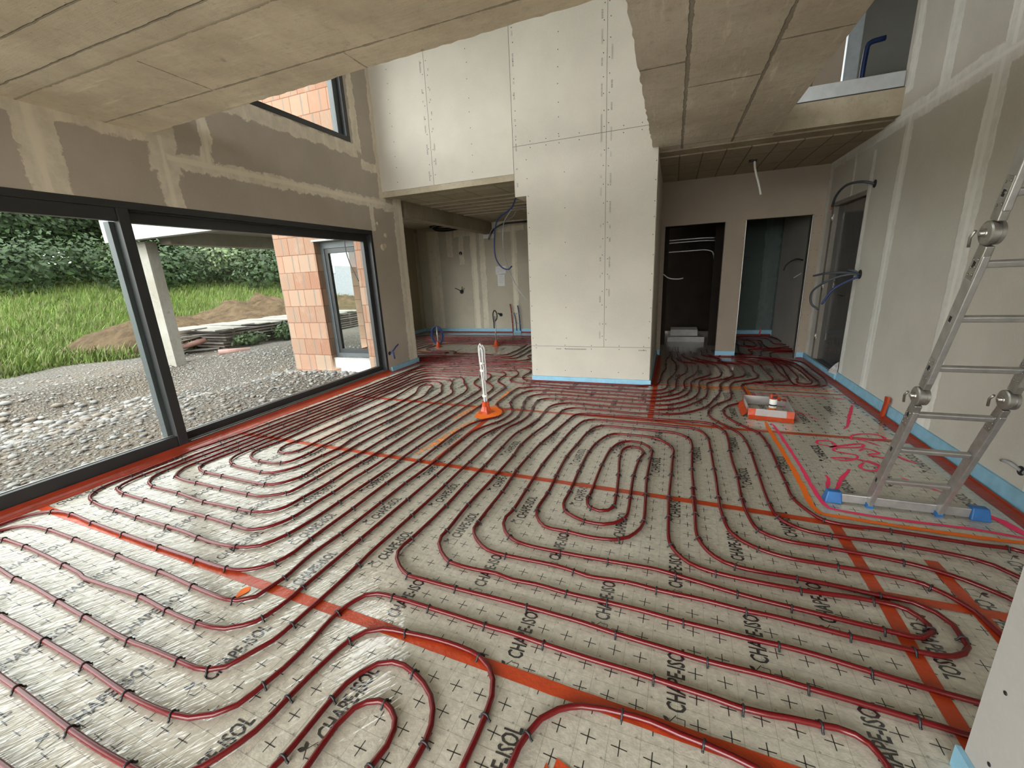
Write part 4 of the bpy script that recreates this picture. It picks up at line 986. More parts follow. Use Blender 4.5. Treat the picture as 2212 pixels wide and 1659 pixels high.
# ---------------------------------------------------------------- heating pipes with their black clips
PIPES = {
 'a1': ([-3500,200,-3460,450,-3350,500,-2405,458,-2257,453,-2026,443,-1853,436,-1682,433,-1524,435,-1422,439,-1344,458,-1296,509,-1231,644,-1222,761,-1212,884,-1185,1030,-1146,1091,-1084,1126,-981,1139,-869,1149,-735,1150,-636,1136,-582,1105,-547,1063,-527,1006,-521,937,-521,864,-524,788,-524,737],
   [492,983,1475,1879,2208,2730,3002,3251,3597,3845]),
 'a0': ([-3300,300,-1936,300,-1895,300,-1726,300],
   [525,1049]),
 'a2': ([-3620,300,-3600,600,-3500,660,-2880,620,-2659,616,-2466,609,-2131,597,-1979,588,-1820,579,-1676,579,-1566,586,-1493,599,-1423,635,-1375,685,-1358,744,-1354,769,-1339,847,-1336,963,-1341,1132,-1313,1220,-1288,1262,-1239,1286,-1159,1292,-960,1287,-822,1284,-680,1278,-552,1277,-415,1267,-314,1261,-196,1256,-86,1255,4,1252,112,1247,204,1243,285,1236,362,1240,429,1249,506,1255,557,1261,600,1256,631,1238,645,1212,656,1182,649,1137],
   [523,1046,1460,1796,2107,2361,2671,3036,3313,3512,3792,4058,4477,4759,4981]),
 'a3': ([-3740,400,-3720,720,-3479,791,-3384,790,-3283,782,-3181,776,-3041,777,-2725,759,-2463,744,-2100,729,-1959,734,-1781,735,-1672,736,-1620,746,-1565,777,-1538,829,-1519,871,-1492,929,-1484,1016,-1481,1122,-1475,1230,-1474,1338,-1473,1420,-1476,1525,-1469,1697,-1464,1899,-1458,2097,-1454,2304,-1453,2493,-1450,2715,-1445,3054,-1437,3360,-1417,3523,-1372,3652,-1344,3901,-1383,4144,-1401,4398,-1339,4477,-1225,4502,-978,4513,-534,4497,-199,4494,-39,4516,56,4563,229,4762,331,5030,361,5324,372,5536,414,5693,514,5769,616,5866,671,6038,678,6416,653,6630,536,6782,398,6880,297,7006,259,7208,220,7454],
   [440,881,1337,1600,1963,2282,2444,2764,3168,3648,4053,4442,4803,5410,5661,5908,6148,6384,6632,7076,7412,7695,8110,8524,9008,9493,9977,10461]),
 'a4': ([-3860,450,-3849,927,-3800,942,-3682,944,-3557,945,-3333,938,-3071,924,-2876,910,-2822,899,-2638,900,-2357,908,-2126,892,-1908,887,-1805,895,-1750,908,-1692,945,-1657,979,-1629,1075,-1627,1205,-1624,1290,-1614,1606,-1611,1691,-1605,2060,-1595,2413,-1590,2750,-1594,3093,-1585,3233,-1547,3379,-1475,3593,-1448,3739,-1444,3832,-1491,4099,-1542,4307,-1555,4494,-1495,4607,-1268,4664,-987,4654,-698,4643,-364,4641,-225,4626,-194,4623,-80,4659,63,4763,168,4892,253,5139,274,5411,279,5555,346,5727,479,5902,530,5993,530,6392,520,6686,456,6807,337,6927,256,7088,196,7386],
   [553,793,1262,1978,2210,2428,2730,2936,3337,3791,4144,4481,4824,5557,5855,6048,6239,6625,6906,7195,7529,7669,7884,8165,8448,8926,9405,9884,10363]),
 'a5': ([-3980,500,-3957,985,-3929,1031,-3869,1067,-3800,1080,-3708,1084,-3648,1088,-3336,1084,-3090,1076,-2867,1068,-2664,1058,-2473,1056,-2415,1055,-2178,1038,-2047,1031,-1921,1029,-1859,1041,-1795,1088,-1785,1155,-1773,1226,-1786,1411,-1765,1610,-1758,1872,-1757,1972,-1754,2245,-1739,2432,-1727,2648,-1734,2881,-1729,3124,-1725,3273,-1656,3471,-1575,3637,-1547,3846,-1556,3941,-1620,4091,-1687,4230,-1714,4460,-1709,4486,-1689,4644,-1622,4765,-1462,4797,-1230,4802,-859,4790,-544,4791,-311,4773,-126,4788,47,4911,151,5055,195,5241,192,5502,231,5698,350,6003,390,6276,401,6516,369,6689,218,6800,169,7076,145,7510,144,8077],
   [424,847,1146,1615,2009,2305,2605,2846,3232,3594,3867,4271,4483,4729,5235,5742,5937,6335,6640,6873,7244,7559,7793,7979,8485,8991,9497,10003,10509,11015]),
 'a6': ([-4100,500,-4054,1018,-4051,1094,-4001,1176,-3933,1221,-3863,1235,-3744,1242,-3460,1225,-3090,1207,-2718,1195,-2477,1189,-2380,1186,-2258,1182,-2139,1185,-2055,1198,-1982,1237,-1924,1300,-1898,1402,-1903,1518,-1896,1681,-1890,1858,-1892,2036,-1891,2212,-1880,2415,-1867,2594,-1868,2871,-1871,3206,-1852,3351,-1830,3472,-1761,3618,-1641,3767,-1641,3882,-1692,3991,-1762,4059,-1832,4175,-1835,4460,-1831,4778,-1808,4868,-1770,4875,-1617,4946,-1383,4952,-943,4930,-672,4932,-269,4928,-210,4924,-85,4950,30,5062,87,5186,97,5448,115,5677,153,5844,231,6069,250,6443,226,6694,135,6927,110,7375,94,8072],
   [388,775,966,1251,1621,1993,2331,2573,2827,3049,3389,3743,4126,4403,4871,5338,5805,6273,6740,6975,7415,7686,8089,8277,8551,9043,9535,10027,10519,11011]),
 'field': ([-6,8062,10,7629,2,7235,-34,6931,-40,6654,-39,6252,-77,5972,-90,5739,-101,5484,-144,5336,-230,5295,-284,5265,-424,5237,-670,5235,-1108,5228,-1518,5237,-1824,5250,-1953,5421,-1942,5736,-1981,5885,-2051,5946,-2261,5974,-2528,5984,-2839,5973,-3187,5990,-3558,5984,-3835,5956,-3898,5906,-3930,5700,-3945,5100,-3955,4400,-3990,3500,-4025,2580,-4065,2170,-4045,2063,-4046,1894,-4036,1734,-4022,1547,-3984,1473,-3944,1434,-3870,1401,-3804,1388,-3685,1374,-3518,1370,-3227,1354,-2912,1347,-2723,1341,-2588,1328,-2429,1320,-2269,1333,-2195,1352,-2137,1386,-2102,1445,-2078,1510,-2055,1670,-2042,1894,-2032,2197,-2027,2359,-2026,2543,-2035,2600,-2020,3200,-2010,3551,-1993,3861,-1988,4554,-1976,4785,-2001,4881,-2084,4978,-2201,5104,-2238,5208,-2253,5355,-2247,5512,-2349,5649,-2480,5675,-2885,5702,-3209,5700,-3436,5673,-3610,5669,-3701,5617,-3800,5350,-3770,5000,-3760,4140,-3800,3200,-3820,2450,-3850,2030,-3845,1894,-3847,1824,-3811,1753,-3751,1706,-3650,1673,-3336,1659,-2993,1628,-2804,1632,-2652,1629,-2531,1633,-2460,1644,-2401,1676,-2351,1744,-2339,1864,-2328,1980,-2321,2117,-2324,2306,-2320,2447,-2317,2560,-2319,2741,-2312,3116,-2293,3490,-2287,3804,-2277,4136,-2267,4463,-2275,4630,-2289,4722,-2357,4804,-2478,4921,-2543,5068,-2554,5213,-2585,5317,-2635,5398,-2772,5406,-3119,5416,-3420,5400,-3511,5355,-3585,5150,-3575,4900,-3585,3950,-3610,3100,-3640,2300,-3654,2213,-3657,2049,-3622,2003,-3560,1972,-3479,1956,-3269,1948,-3005,1937,-2796,1940,-2721,1957,-2660,2014,-2609,2118,-2620,2301,-2609,2519,-2616,2769,-2613,2924,-2586,3445,-2576,3821,-2563,4177,-2562,4423,-2624,4564,-2743,4722,-2833,4938,-2943,5063,-3070,5095,-3222,5093,-3344,5010,-3395,4750,-3395,4400,-3407,3900,-3430,3100,-3430,2609,-3453,2426,-3433,2340,-3381,2284,-3302,2248,-3228,2241,-3108,2240,-3006,2252,-2941,2302,-2908,2461,-2913,2643,-2908,2832,-2897,3271,-2876,3557,-2883,3999,-2864,4261,-2962,4531,-3028,4723,-3108,4786,-3171,4773,-3184,4693,-3166,4601,-3128,4516,-3051,4338,-3024,4028,-3023,3734,-3033,3451,-3043,3169,-3049,2748,-3051,2507,-3085,2450,-3147,2424,-3208,2431,-3268,2494,-3284,2567,-3267,2637,-3249,2898,-3238,3318,-3222,3515,-3222,3683,-3218,4058,-3249,4349,-3288,4634,-3283,4894,-3219,4956,-3094,4951,-2992,4888,-2919,4803,-2850,4664,-2735,4455,-2712,4245,-2731,3855,-2731,3537,-2747,3216,-2763,2854,-2735,2650,-2752,2490,-2779,2281,-2833,2166,-2910,2099,-2982,2087,-3161,2098,-3329,2107,-3403,2127,-3490,2179,-3534,2272,-3540,2401,-3535,2450,-3530,3000,-3510,3860,-3488,4700,-3467,5143,-3404,5246,-3310,5272,-3045,5248,-2872,5256,-2781,5172,-2708,5058,-2642,4929,-2537,4794,-2468,4679,-2426,4513,-2425,4333,-2430,4102,-2435,3750,-2440,3400,-2455,2989,-2458,2568,-2470,2374,-2475,2149,-2481,2019,-2497,1907,-2564,1846,-2656,1801,-2746,1796,-3027,1798,-3319,1807,-3484,1809,-3558,1817,-3634,1831,-3706,1893,-3743,1961,-3735,2150,-3730,2400,-3700,3200,-3665,4030,-3672,4930,-3644,5461,-3548,5523,-3408,5546,-3121,5567,-2779,5547,-2566,5536,-2496,5501,-2441,5410,-2407,5283,-2390,5118,-2231,4930,-2151,4815,-2119,4662,-2124,4412,-2130,4168,-2141,3787,-2160,3200,-2165,2700,-2170,2356,-2181,2190,-2179,2017,-2190,1873,-2194,1689,-2220,1597,-2272,1522,-2323,1489,-2374,1478,-2469,1483,-2732,1499,-2987,1503,-3082,1502,-3421,1518,-3680,1527,-3783,1537,-3872,1563,-3907,1607,-3937,1739,-3931,2042,-3940,2100,-3920,2500,-3880,3500,-3855,4300,-3860,5100,-3890,5500,-3833,5758,-3720,5803,-3620,5830,-3307,5844,-2951,5837,-2643,5824,-2368,5803,-2202,5796,-2119,5698,-2066,5521,-2079,5343,-2058,5200,-1849,5099,-1627,5080,-1210,5060,-925,5071,-528,5078,-299,5071,-218,5069,-122,5088,-45,5143,-1,5287,0,5578,52,5825,99,6091,110,6421,96,6701,43,6971,47,7368,51,8068],
   [492,984,1477,1969,2461,2953,3287,3725,4136,4445,4954,5463,5972,6482,6991,7500,8009,8518,9028,9537,10046,10555,10956,11285,11473,11557,11761,12067,12340,12655,12980,13299,13582,13968,14271,14617,14900,15398,15897,16396,16895,17394,17893,18392,18891,19390,19889,20388,20886,21385,21884,22383,22682,22976,23046,23325,23644,23968,24310,24431,24776,25030,25360,25654,26166,26679,27191,27703,28215,28728,29240,29752,30264,30777,31289,31801,32313,32642,32853,33064,33537,33815,34217,34467,34945,35423,35901,36379,36856,37334,37812,38290,38767,39245,39723,39908,40235,40459,40705,41077,41595,42114,42633,43151,43670,44189,44708,45226,45468,45665,45901,46425,46949,47473,47997,48521,49044,49568,50092,50616,50983,51194,51499,51874,52259,52743,53228,53712,54197,54681,55166,55650,56135,56619,57104,57589,58073,58494,58914,59158,59442,59723,60016,60307,60582,60873,61213,61698,62184,62670,63156,63642,64128,64614,65100,65586,66072,66557,67043,67529,68015,68453,68792,69121,69517,69780,70130,70470,70729,70905,71119,71422,71760,72253,72746,73239,73732,74226,74719,75212,75705,76198,76691,77184,77678,77901,78318,78604,79001,79230,79385,79675,80138,80601,81065,81528,81991]),
 'c1': ([1100,1380,908,1363,858,1368,803,1371,716,1376,624,1381,510,1385,389,1390,192,1387,32,1397,-146,1407,-292,1420,-419,1424,-537,1427,-610,1428,-898,1430,-1090,1434,-1166,1435,-1252,1479,-1303,1525,-1331,1574,-1338,1631,-1328,1698,-1320,1827,-1312,2065,-1314,2357,-1307,2692,-1308,3030,-1298,3350,-1251,3548,-1215,3777,-1214,4141,-1195,4238,-1131,4326,-1009,4379,-869,4375,-685,4352,-457,4345,-191,4353,-71,4352,128,4452,277,4651,399,4897,451,5276,462,5518,561,5664,736,5868,809,6021,814,6346,812,6580,714,6767,591,6854,447,7027,358,7221,340,7667],
   [298,592,910,1248,1640,2001,2269,2617,2985,3277,3591,3950,4328,4706,5413,5554,5739,5967,6233,6558,6807,7081,7509,8039,8569,9099,9629]),
 'c2': ([1200,1500,998,1501,920,1506,831,1515,735,1524,567,1542,452,1546,352,1544,249,1548,110,1551,-67,1562,-203,1563,-390,1561,-545,1570,-661,1565,-753,1582,-844,1578,-938,1578,-1016,1587,-1100,1645,-1151,1704,-1172,1769,-1168,1821,-1176,2115,-1161,2517,-1155,2908,-1168,3068,-1166,3151,-1141,3375,-1086,3670,-1057,3941,-1041,4099,-989,4180,-908,4218,-812,4212,-546,4205,-302,4192,-83,4213,-42,4215,58,4238,167,4293,377,4533,491,4846,552,5046,591,5304,602,5474,694,5708,803,5861,924,5986,971,6175,967,6393,951,6626,906,6744,759,6851,754,6986,616,7195,508,7363,506,7755],
   [466,750,1092,1406,1593,2222,2523,2818,3220,3611,3832,4080,4361,4653,4812,5096,5362,5607,5868,6093,6392,6748,6894,7141,7608,8075,8543,9010,9478]),
 'c34': ([1500,1200,1500,1900,1407,2112,1378,2136,1311,2185,1231,2223,1110,2252,815,2270,614,2280,515,2335,484,2456,473,2664,487,2992,483,3172,491,3455,501,3629,492,3849,417,4019,340,4058,234,4062,-103,4042,-319,4060,-491,4056,-763,4055,-843,4029,-890,3962,-916,3813,-966,3484,-1008,3195,-1027,2913,-1037,2674,-1022,2331,-1026,2133,-1028,1960,-1026,1898,-1005,1853,-948,1790,-869,1739,-761,1725,-486,1726,-395,1716,-320,1702,-131,1717,-3,1707,190,1703,356,1692,443,1694,585,1687,716,1678,825,1675,913,1672,979,1673,1034,1687,1076,1713,1106,1751,1110,1785,1115,1860,1087,1919,1028,1959,923,1964,809,1974,634,1980,360,1983,266,2032,199,2161,191,2409,188,2725,194,2407,195,2731,196,3015,208,3345,213,3479,190,3623,73,3724,-46,3729,-265,3743,-484,3752,-566,3748,-618,3694,-666,3538,-702,3253,-730,3004,-728,2689,-720,2418,-730,2191,-707,2120,-634,2033,-500,2020,-376,2007,-296,2011,-223,2026,-161,2069,-106,2171,-93,2235,-98,2549,-105,2783,-97,3129,-93,3272,-120,3355,-170,3411,-267,3434,-348,3391,-409,3248,-438,2931,-445,2478,-452,2399,-438,2339,-419,2309,-356,2285,-306,2308,-281,2350,-280,2487,-299,2786,-326,3109,-316,3258,-263,3324,-198,3310,-153,3241,-177,3094,-196,2826,-192,2512,-188,2351,-199,2250,-254,2179,-309,2151,-403,2149,-488,2179,-545,2212,-586,2304,-582,2448,-586,2777,-579,3119,-551,3306,-487,3497,-429,3569,-332,3579,-118,3569,-30,3518,46,3410,71,3309,66,3228,56,2915,44,2590,44,2354,54,2082,89,2005,147,1943,242,1909,585,1895,856,1919,987,1903,1026,1831,1020,1792,965,1748,875,1749,568,1772,365,1790,106,1829,-1,1845,-218,1841,-467,1835,-687,1839,-772,1863,-838,1921,-875,1987,-887,2057,-873,2123,-873,2383,-877,2794,-861,3080,-842,3323,-815,3576,-760,3826,-718,3878,-653,3900,-567,3903,-283,3898,-72,3900,73,3888,227,3880,297,3823,341,3688,348,3417,345,3095,347,2941,340,2695,342,2433,375,2258,460,2176,583,2131,785,2123,953,2123,1126,2103,1186,2052,1237,1973,1251,1891,1330,1200],
   [423,846,1268,1564,1881,2215,2526,2989,3402,3590,3783,4121,4510,4782,5102,5434,5726,6009,6267,6592,6963,7364,7731,8125,8485,8845,9042,9298,9616,9925,10181,10435,10876,11318,11642,11926,12239,12537,12814,13034,13336,13575,13863,14113,14450,14700,14927,15253,15533,15791,16105,16339,16685,16828,16992,17343,17662,18147,18292,18465,18603,18902,19227,19463,19616,19765,20034,20348,20611,20859,21016,21262,21570,21673,21933,22101,22324,22516,22731,22967,23152,23466,23791,24027,24299,24571,24915,25187,25405,25606,25914,26118,26380,26705,26954,27263,27566,27827,28219,28524,28768,29022,29279,29502,29786,30142,30297,30532,30803,31125,31545,31788,32086,32420,32763,33240]),
 'leg5': ([1650,1200,1640,2100,1527,2291,1485,2342,1424,2371,1165,2401,862,2397,729,2418,640,2503,621,2651,628,3059,638,3448,631,3668,612,3817,542,3973,462,4094,394,4264,419,4460,507,4671,653,4896,688,5160,711,5448,779,5650,936,5772,1056,5888,1102,6018,1092,6330,1113,6621,1070,6769,956,6861,702,6910,762,7071,674,7262,600,7437,604,7835],
   [507,1014,1521,1824,2085,2235,2643,3015,3253,3554,3720,3904,4080,4332,4861,5390,5919,6447,6976,7505]),
 'leg6': ([1780,1200,1760,2300,1678,2502,1504,2513,1169,2533,874,2544,821,2616,770,2762,775,2970,779,3210,787,3616,757,3895,644,4068,557,4250,542,4462,608,4632,722,4760,796,4861,836,5025,840,5316,840,5501,897,5595,1101,5690,1012,5672,1197,5775,1240,5875,1241,6221,1234,6494,1232,6793,1141,6974,971,6983],
   [459,918,1378,1837,2134,2380,2589,2847,3235,3498,3724,3906,4140,4324,4823,5322,5821,6320,6819]),
 'e1': ([903,7041,1156,7077,1338,7002,1399,6818,1393,6606,1377,6297,1373,5994,1384,5787,1342,5726,1196,5663,1077,5649,974,5586,991,5538,1072,5503,1327,5520,1512,5517,1641,5534,1715,5597,1761,5708,1802,6001,1803,6318,1805,6587,1798,6848,1732,6994,1587,7071,1417,7182,1182,7256,923,7221],
   [480,960,1441,1921,2401,2881,3361,3842,4322,4802]),
 'e2': ([913,7127,1169,7162,1346,7117,1458,6890,1484,6621,1458,6285,1429,5909,1416,5758,1440,5617,1507,5588,1604,5616,1686,5694,1708,5804,1716,6056,1719,6303,1728,6689,1694,6925,1587,7071,1428,7240,1128,7322,936,7333],
   [493,985,1478,1970,2463,2955,3448,3940]),
 'e3': ([1100,7118,1318,7100,1471,6956,1551,6678,1550,6327,1537,6000,1484,5828,1472,5695,1532,5656,1595,5689,1629,5768,1638,5994,1645,6291,1634,6559,1606,6831,1514,7061,1307,7251],
   [507,1014,1521,2028,2535,3042]),
 'n1': ([-1077,546,-1079,584,-1073,612,-1069,704,-1067,813,-1059,877,-1038,928,-1000,981,-948,1006,-896,1008,-841,993,-783,969,-733,936,-700,896,-679,848,-670,795,-672,730,-675,691],
   [67,268,621,902]),
 'n2': ([-977,577,-979,618,-982,681,-983,748,-967,814,-938,845,-901,862,-875,864,-838,850,-807,828,-790,798,-782,750,-793,685,-796,643],
   [349,576]),
 'n3': ([-388,784,-386,835,-381,884,-368,926,-340,988,-293,1036,-221,1073,-145,1088,-89,1093,3,1095,91,1084,160,1079,237,1069,297,1058,352,1040],
   [144,495,745]),
 'k1': ([-1900,9200,-5750,9220,-5950,9150,-6020,8950,-6000,6350,-5920,6150,-5750,6090,-4200,6090,-1900,6120],
   [506,1013,1519,2026,2532,3038,3545,4051,4558,5064,5571,6077,6583,7090,7596,8103,8609,9115,9622,10128,10635]),
 'k2': ([-1900,8900,-5600,8920,-5800,8850,-5870,8650,-5860,6500,-5800,6300,-5600,6220,-4200,6220,-1900,6250],
   [496,992,1488,1985,2481,2977,3473,3969,4465,4962,5458,5954,6450,6946,7442,7939,8435,8931,9427,9923]),
 'k3': ([-1900,8730,-5450,8740,-5650,8680,-5720,8500,-5720,6600,-5650,6420,-5450,6350,-3100,6340,-1950,6400],
   [489,978,1467,1956,2445,2934,3423,3912,4401,4890,5379,5868,6356,6845,7334,7823,8312,8801,9290]),
 'k4': ([-1900,8550,-5300,8560,-5500,8500,-5570,8300,-5570,6700,-5500,6530,-5300,6470,-3100,6460,-2500,6480,-2350,6530,-2250,6700,-2380,6900,-2300,7040,-1900,7100],
   [491,981,1472,1963,2454,2944,3435,3926,4417,4907,5398,5889,6380,6870,7361,7852,8342,8833,9324]),
 'k5': ([-1900,8400,-5150,8400,-5350,8340,-5420,8150,-5420,6850,-5350,6670,-5150,6600,-3200,6600,-2720,6630,-2550,6700,-2500,6900,-2490,7700,-2400,7850,-1900,7900],
   [511,1021,1532,2042,2553,3064,3574,4085,4596,5106,5617,6127,6638,7149,7659,8170,8680,9191]),
 'k6': ([-1900,8240,-5000,8250,-5200,8180,-5270,8000,-5270,7000,-5200,6820,-5000,6760,-3300,6730,-2900,6740,-2700,6800,-2640,7000,-2630,7900,-2500,8050,-1900,8060],
   [509,1018,1527,2036,2545,3054,3563,4072,4582,5091,5600,6109,6618,7127,7636,8145,8654]),
 'k7': ([-2785,8100,-3900,8100,-4600,8070,-4750,7950,-4780,7400,-4700,7270,-4330,7240,-4040,7200,-3920,7100,-3930,7000,-3370,6980,-2950,6920,-2820,6980,-2780,7200,-2785,8000],
   [485,971,1456,1942,2427,2913,3398,3884,4369,4855,5340]),
 'k8': ([-5120,7950,-5120,7100,-5000,6930,-4400,6950,-4120,6970,-4050,7030,-4150,7080,-4800,7100,-4950,7200,-4950,7900,-5030,7980,-5120,7950],
   [490,981,1471,1961,2451,2942,3432]),
 'r1': ([750,7300,1013,7602,1139,7309,1291,7329,1370,7448,1449,7833,1565,7889,1950,7920],
   [488,977,1465]),
 'r2': ([800,8200,1127,8571,1099,7584,1162,7477,1254,7517,1276,7663,1271,7968,1440,8018,1950,8100],
   [482,963,1445,1926,2408]),
 'r3': ([1950,8300,1620,8133,1577,8538,1592,8953,1376,9017,1320,8814,1286,8369,1420,8279,1458,8420,1410,8939,1239,9031,1194,8804,1195,8325,1482,8151,1515,8288,1538,8755],
   [485,971,1456,1941,2427,2912,3397,3883,4368]),
 'r4': ([1950,8500,1791,8557,1767,9005,1724,9205,1292,9261,1208,9256],
   [454,907]),
 'r5': ([1950,8750,1932,8901,1914,9259,1839,9407,1310,9411,1225,9406],
   [434,867]),
 'r6': ([1950,7800,1693,7801,1570,7728,1503,7465,1476,7147],
   [498]),
}

PLABEL = {
 'a0': ('red heating pipe cutting the bottom left corner of the picture', None),
 'a1': ('red heating pipe in a wide bend over the front tape, outermost of the nested arches', None),
 'a2': ('red heating pipe crossing the front tape, then sweeping right to end in a curve', None),
 'a3': ('red heating pipe from bottom left to the hall, fourth out from the window spiral', None),
 'a4': ('red heating pipe from bottom left to the hall, third out from the window spiral', None),
 'a5': ('red heating pipe from bottom left to the hall, second out from the window spiral', None),
 'a6': ('red heating pipe lying along the front tape, then bending round the white tube bundle', None),
 'field': ('long red heating pipe wound as the spiral beside the big window', None),
 'c1': ('red heating pipe with the widest U-bend, next but one outside the centre spiral', None),
 'c2': ('red heating pipe running right outside the centre spiral', None),
 'c34': ('long red heating pipe wound as the centre spiral with two loops at lower right', None),
 'leg5': ('red heating pipe passing left of the cardboard box, second from the ladder foot', None),
 'leg6': ('red heating pipe touching the cardboard box corner and passing closest to the ladder foot', None),
 'e1': ('red heating pipe making the outermost loop in front of the wrapped door', None),
 'e2': ('red heating pipe making the middle loop in front of the wrapped door', None),
 'e3': ('red heating pipe making the innermost loop in front of the wrapped door', None),
 'n1': ('red heating pipe arch at the bottom edge, middle of three nested', None),
 'n2': ('red heating pipe arch at the bottom edge, smallest of three nested', None),
 'n3': ('red heating pipe rising beside the torn tape patch and running along the front tape', None),
 'k1': ('kitchen heating pipe lying outermost, nearest to the back wall', None), 'k2': ('kitchen heating pipe lying second from the back wall', None),
 'k3': ('kitchen heating pipe lying third from the back wall', None), 'k4': ('kitchen heating pipe lying fourth from the back wall', None),
 'k5': ('kitchen heating pipe lying fifth from the back wall', None), 'k6': ('kitchen heating pipe lying sixth from the back wall', None),
 'k7': ('kitchen heating pipe outlining the empty rectangle with the two upright tubes', None), 'k8': ('small closed-looking heating pipe loop left of the blue-looped tube', None),
 'r1': ('heating pipe nearest the right doorway in the green-board room', None), 'r2': ('heating pipe with a sharp kink inside the right doorway', None),
 'r3': ('heating pipe coiled in the middle of the green-board room', None), 'r4': ('heating pipe second from the back in the green-board room', None),
 'r5': ('heating pipe nearest the back wall of the green-board room', None), 'r6': ('short heating pipe hooking in by the right jamb of the right doorway', None),
}
RP = 0.0102
# one clip: an arch over the pipe with two barbed feet, pipe direction = local x
def clip_mesh(seg=9):
    mb = MB(); R_ = RP + 0.0022; w = 0.0042
    path = [Vector((0, -0.022, 0.001)), Vector((0, -0.018, 0.0025)), Vector((0, -R_ - 0.002, 0.006))]
    path += [Vector((0, -R_ * math.cos(a), RP + 0.001 + R_ * math.sin(a))) for a in [math.pi * k / seg for k in range(seg + 1)]]
    path += [Vector((0, R_ + 0.002, 0.006)), Vector((0, 0.018, 0.0025)), Vector((0, 0.022, 0.001))]
    mb.tube(path, 0.0040, 6)
    me = bpy.data.meshes.new('clip'); me.from_pydata(mb.v, [], mb.f); me.materials.append(MT['black'])
    me.polygons.foreach_set('use_smooth', [True] * len(me.polygons)); me.update()
    return me, mb
CLIP, CLIPMB = clip_mesh()
rc = random.Random(21)
for key, (flat, clips) in PIPES.items():
    p2 = [(flat[i] / 1000, flat[i + 1] / 1000) for i in range(0, len(flat), 2)]
    far = key[0] in 'kre'
    c = catmull(p2, 0.04 if not far else 0.06)
    s = np.concatenate([[0], np.cumsum(np.hypot(*np.diff(c, axis=0).T))])
    z = RP + 0.0035 + 0.002 * np.sin(s * 5 + len(key)) * np.cos(s * 2.3)
    if key in ('e1', 'e2', 'e3', 'leg5', 'leg6'): z = z + {'e1': 0.020, 'e2': 0.0, 'e3': 0.010, 'leg5': 0, 'leg6': 0.0}[key]
    mb = MB(); mb.tube([(c[i][0], c[i][1], z[i]) for i in range(len(c))], RP, 12 if not far else 8)
    o = tag(mb.build('heating_pipe', MT['pipe']), PLABEL[key][0], 'heating pipe', 'red underfloor heating pipes')
    items = []
    for a in clips:
        a = a / 1000; i = int(np.searchsorted(s, a)); i = max(1, min(len(c) - 1, i))
        t = (a - s[i - 1]) / max(1e-6, s[i] - s[i - 1]); pt_ = c[i - 1] * (1 - t) + c[i] * t
        d = c[i] - c[i - 1]; items.append((pt_[0], pt_[1], z[i] - RP - 0.002, math.atan2(d[1], d[0]) + rc.uniform(-0.12, 0.12)))
    order = sorted(items, key=lambda q: q[0] ** 2 + q[1] ** 2)
    for (x, y, zz, a) in order[:100]:
        k = bpy.data.objects.new('clip', CLIP); COL.objects.link(k); k.parent = o; k.location = (x, y, zz); k.rotation_euler = (0, rc.uniform(-.1, .1), a)
    if order[100:]:
        mb2 = MB()
        for (x, y, zz, a) in order[100:]:
            n0 = len(mb2.v); ca, sa = math.cos(a), math.sin(a)
            mb2.v += [(x + v[0] * ca - v[1] * sa, y + v[0] * sa + v[1] * ca, zz + v[2]) for v in CLIPMB.v]
            for f in CLIPMB.f: mb2.f.append(tuple(n0 + i for i in f)); mb2.mi.append(0); mb2.smooth.append(True)
        r_ = mb2.build('clip_far', MT['black'], o); r_['kind'] = 'stuff'

# ---------------------------------------------------------------- ladder
A_, ZN = MT['alu'], MT['zinc']
lad = empty('ladder', (1.32, 2.82, 0))
lad['label'] = 'aluminium multi-joint ladder with blue feet standing by the right wall'; lad['category'] = 'ladder'
def L3(x, s_):
    """point on the ladder: s_ metres of height along the lean; returns local coordinates"""
    if s_ <= 0.78: y = -0.385 * s_
    elif s_ <= 1.52: y = -0.300 - 0.325 * (s_ - 0.78)
    else: y = -0.5405 - 0.27 * (s_ - 1.52)
    return Vector((x - 1.32, y, s_))
XL, XRR = 1.165, 1.485
def rail(x, name='rail'):
    mb = MB()
    for a, b in ((0.02, 0.70), (0.86, 1.44), (1.60, 2.30), (2.44, 3.00)):
        mb.beam(L3(x, a), L3(x, b), 0.026, 0.062, (0, 1, 0.35))
    return mb.build(name, A_, lad, bevel=0.004)
rail(XL); rail(XRR)
for z in (0.21, 0.44, 0.67, 0.93, 1.17, 1.40, 1.66, 1.90, 2.14, 2.5, 2.74):
    a = L3(XL, z); b = L3(XRR, z)
    mb = MB(); mb.beam(a + Vector((0.012, 0, 0)), b - Vector((0.012, 0, 0)), 0.028, 0.026, (0, 1, 0.35)); mb.build('rung', A_, lad, bevel=0.006)
    for x, sg in ((XL, -1), (XRR, 1)):
        c = L3(x, z) + Vector((sg * 0.0138, 0, 0))
        mb = MB(); mb.beam(c + Vector((0, 0.006, -0.017)), c + Vector((0, -0.006, 0.017)), 0.0028, 0.026, (0, 1, 0.35)); mb.beam(c + Vector((sg * 0.0012, 0.004, -0.012)), c + Vector((sg * 0.0012, -0.004, 0.012)), 0.0028, 0.016, (0, 1, 0.35), mi=1)
        mb.build('rung_end', [A_, MT['dark_hole']], lad)
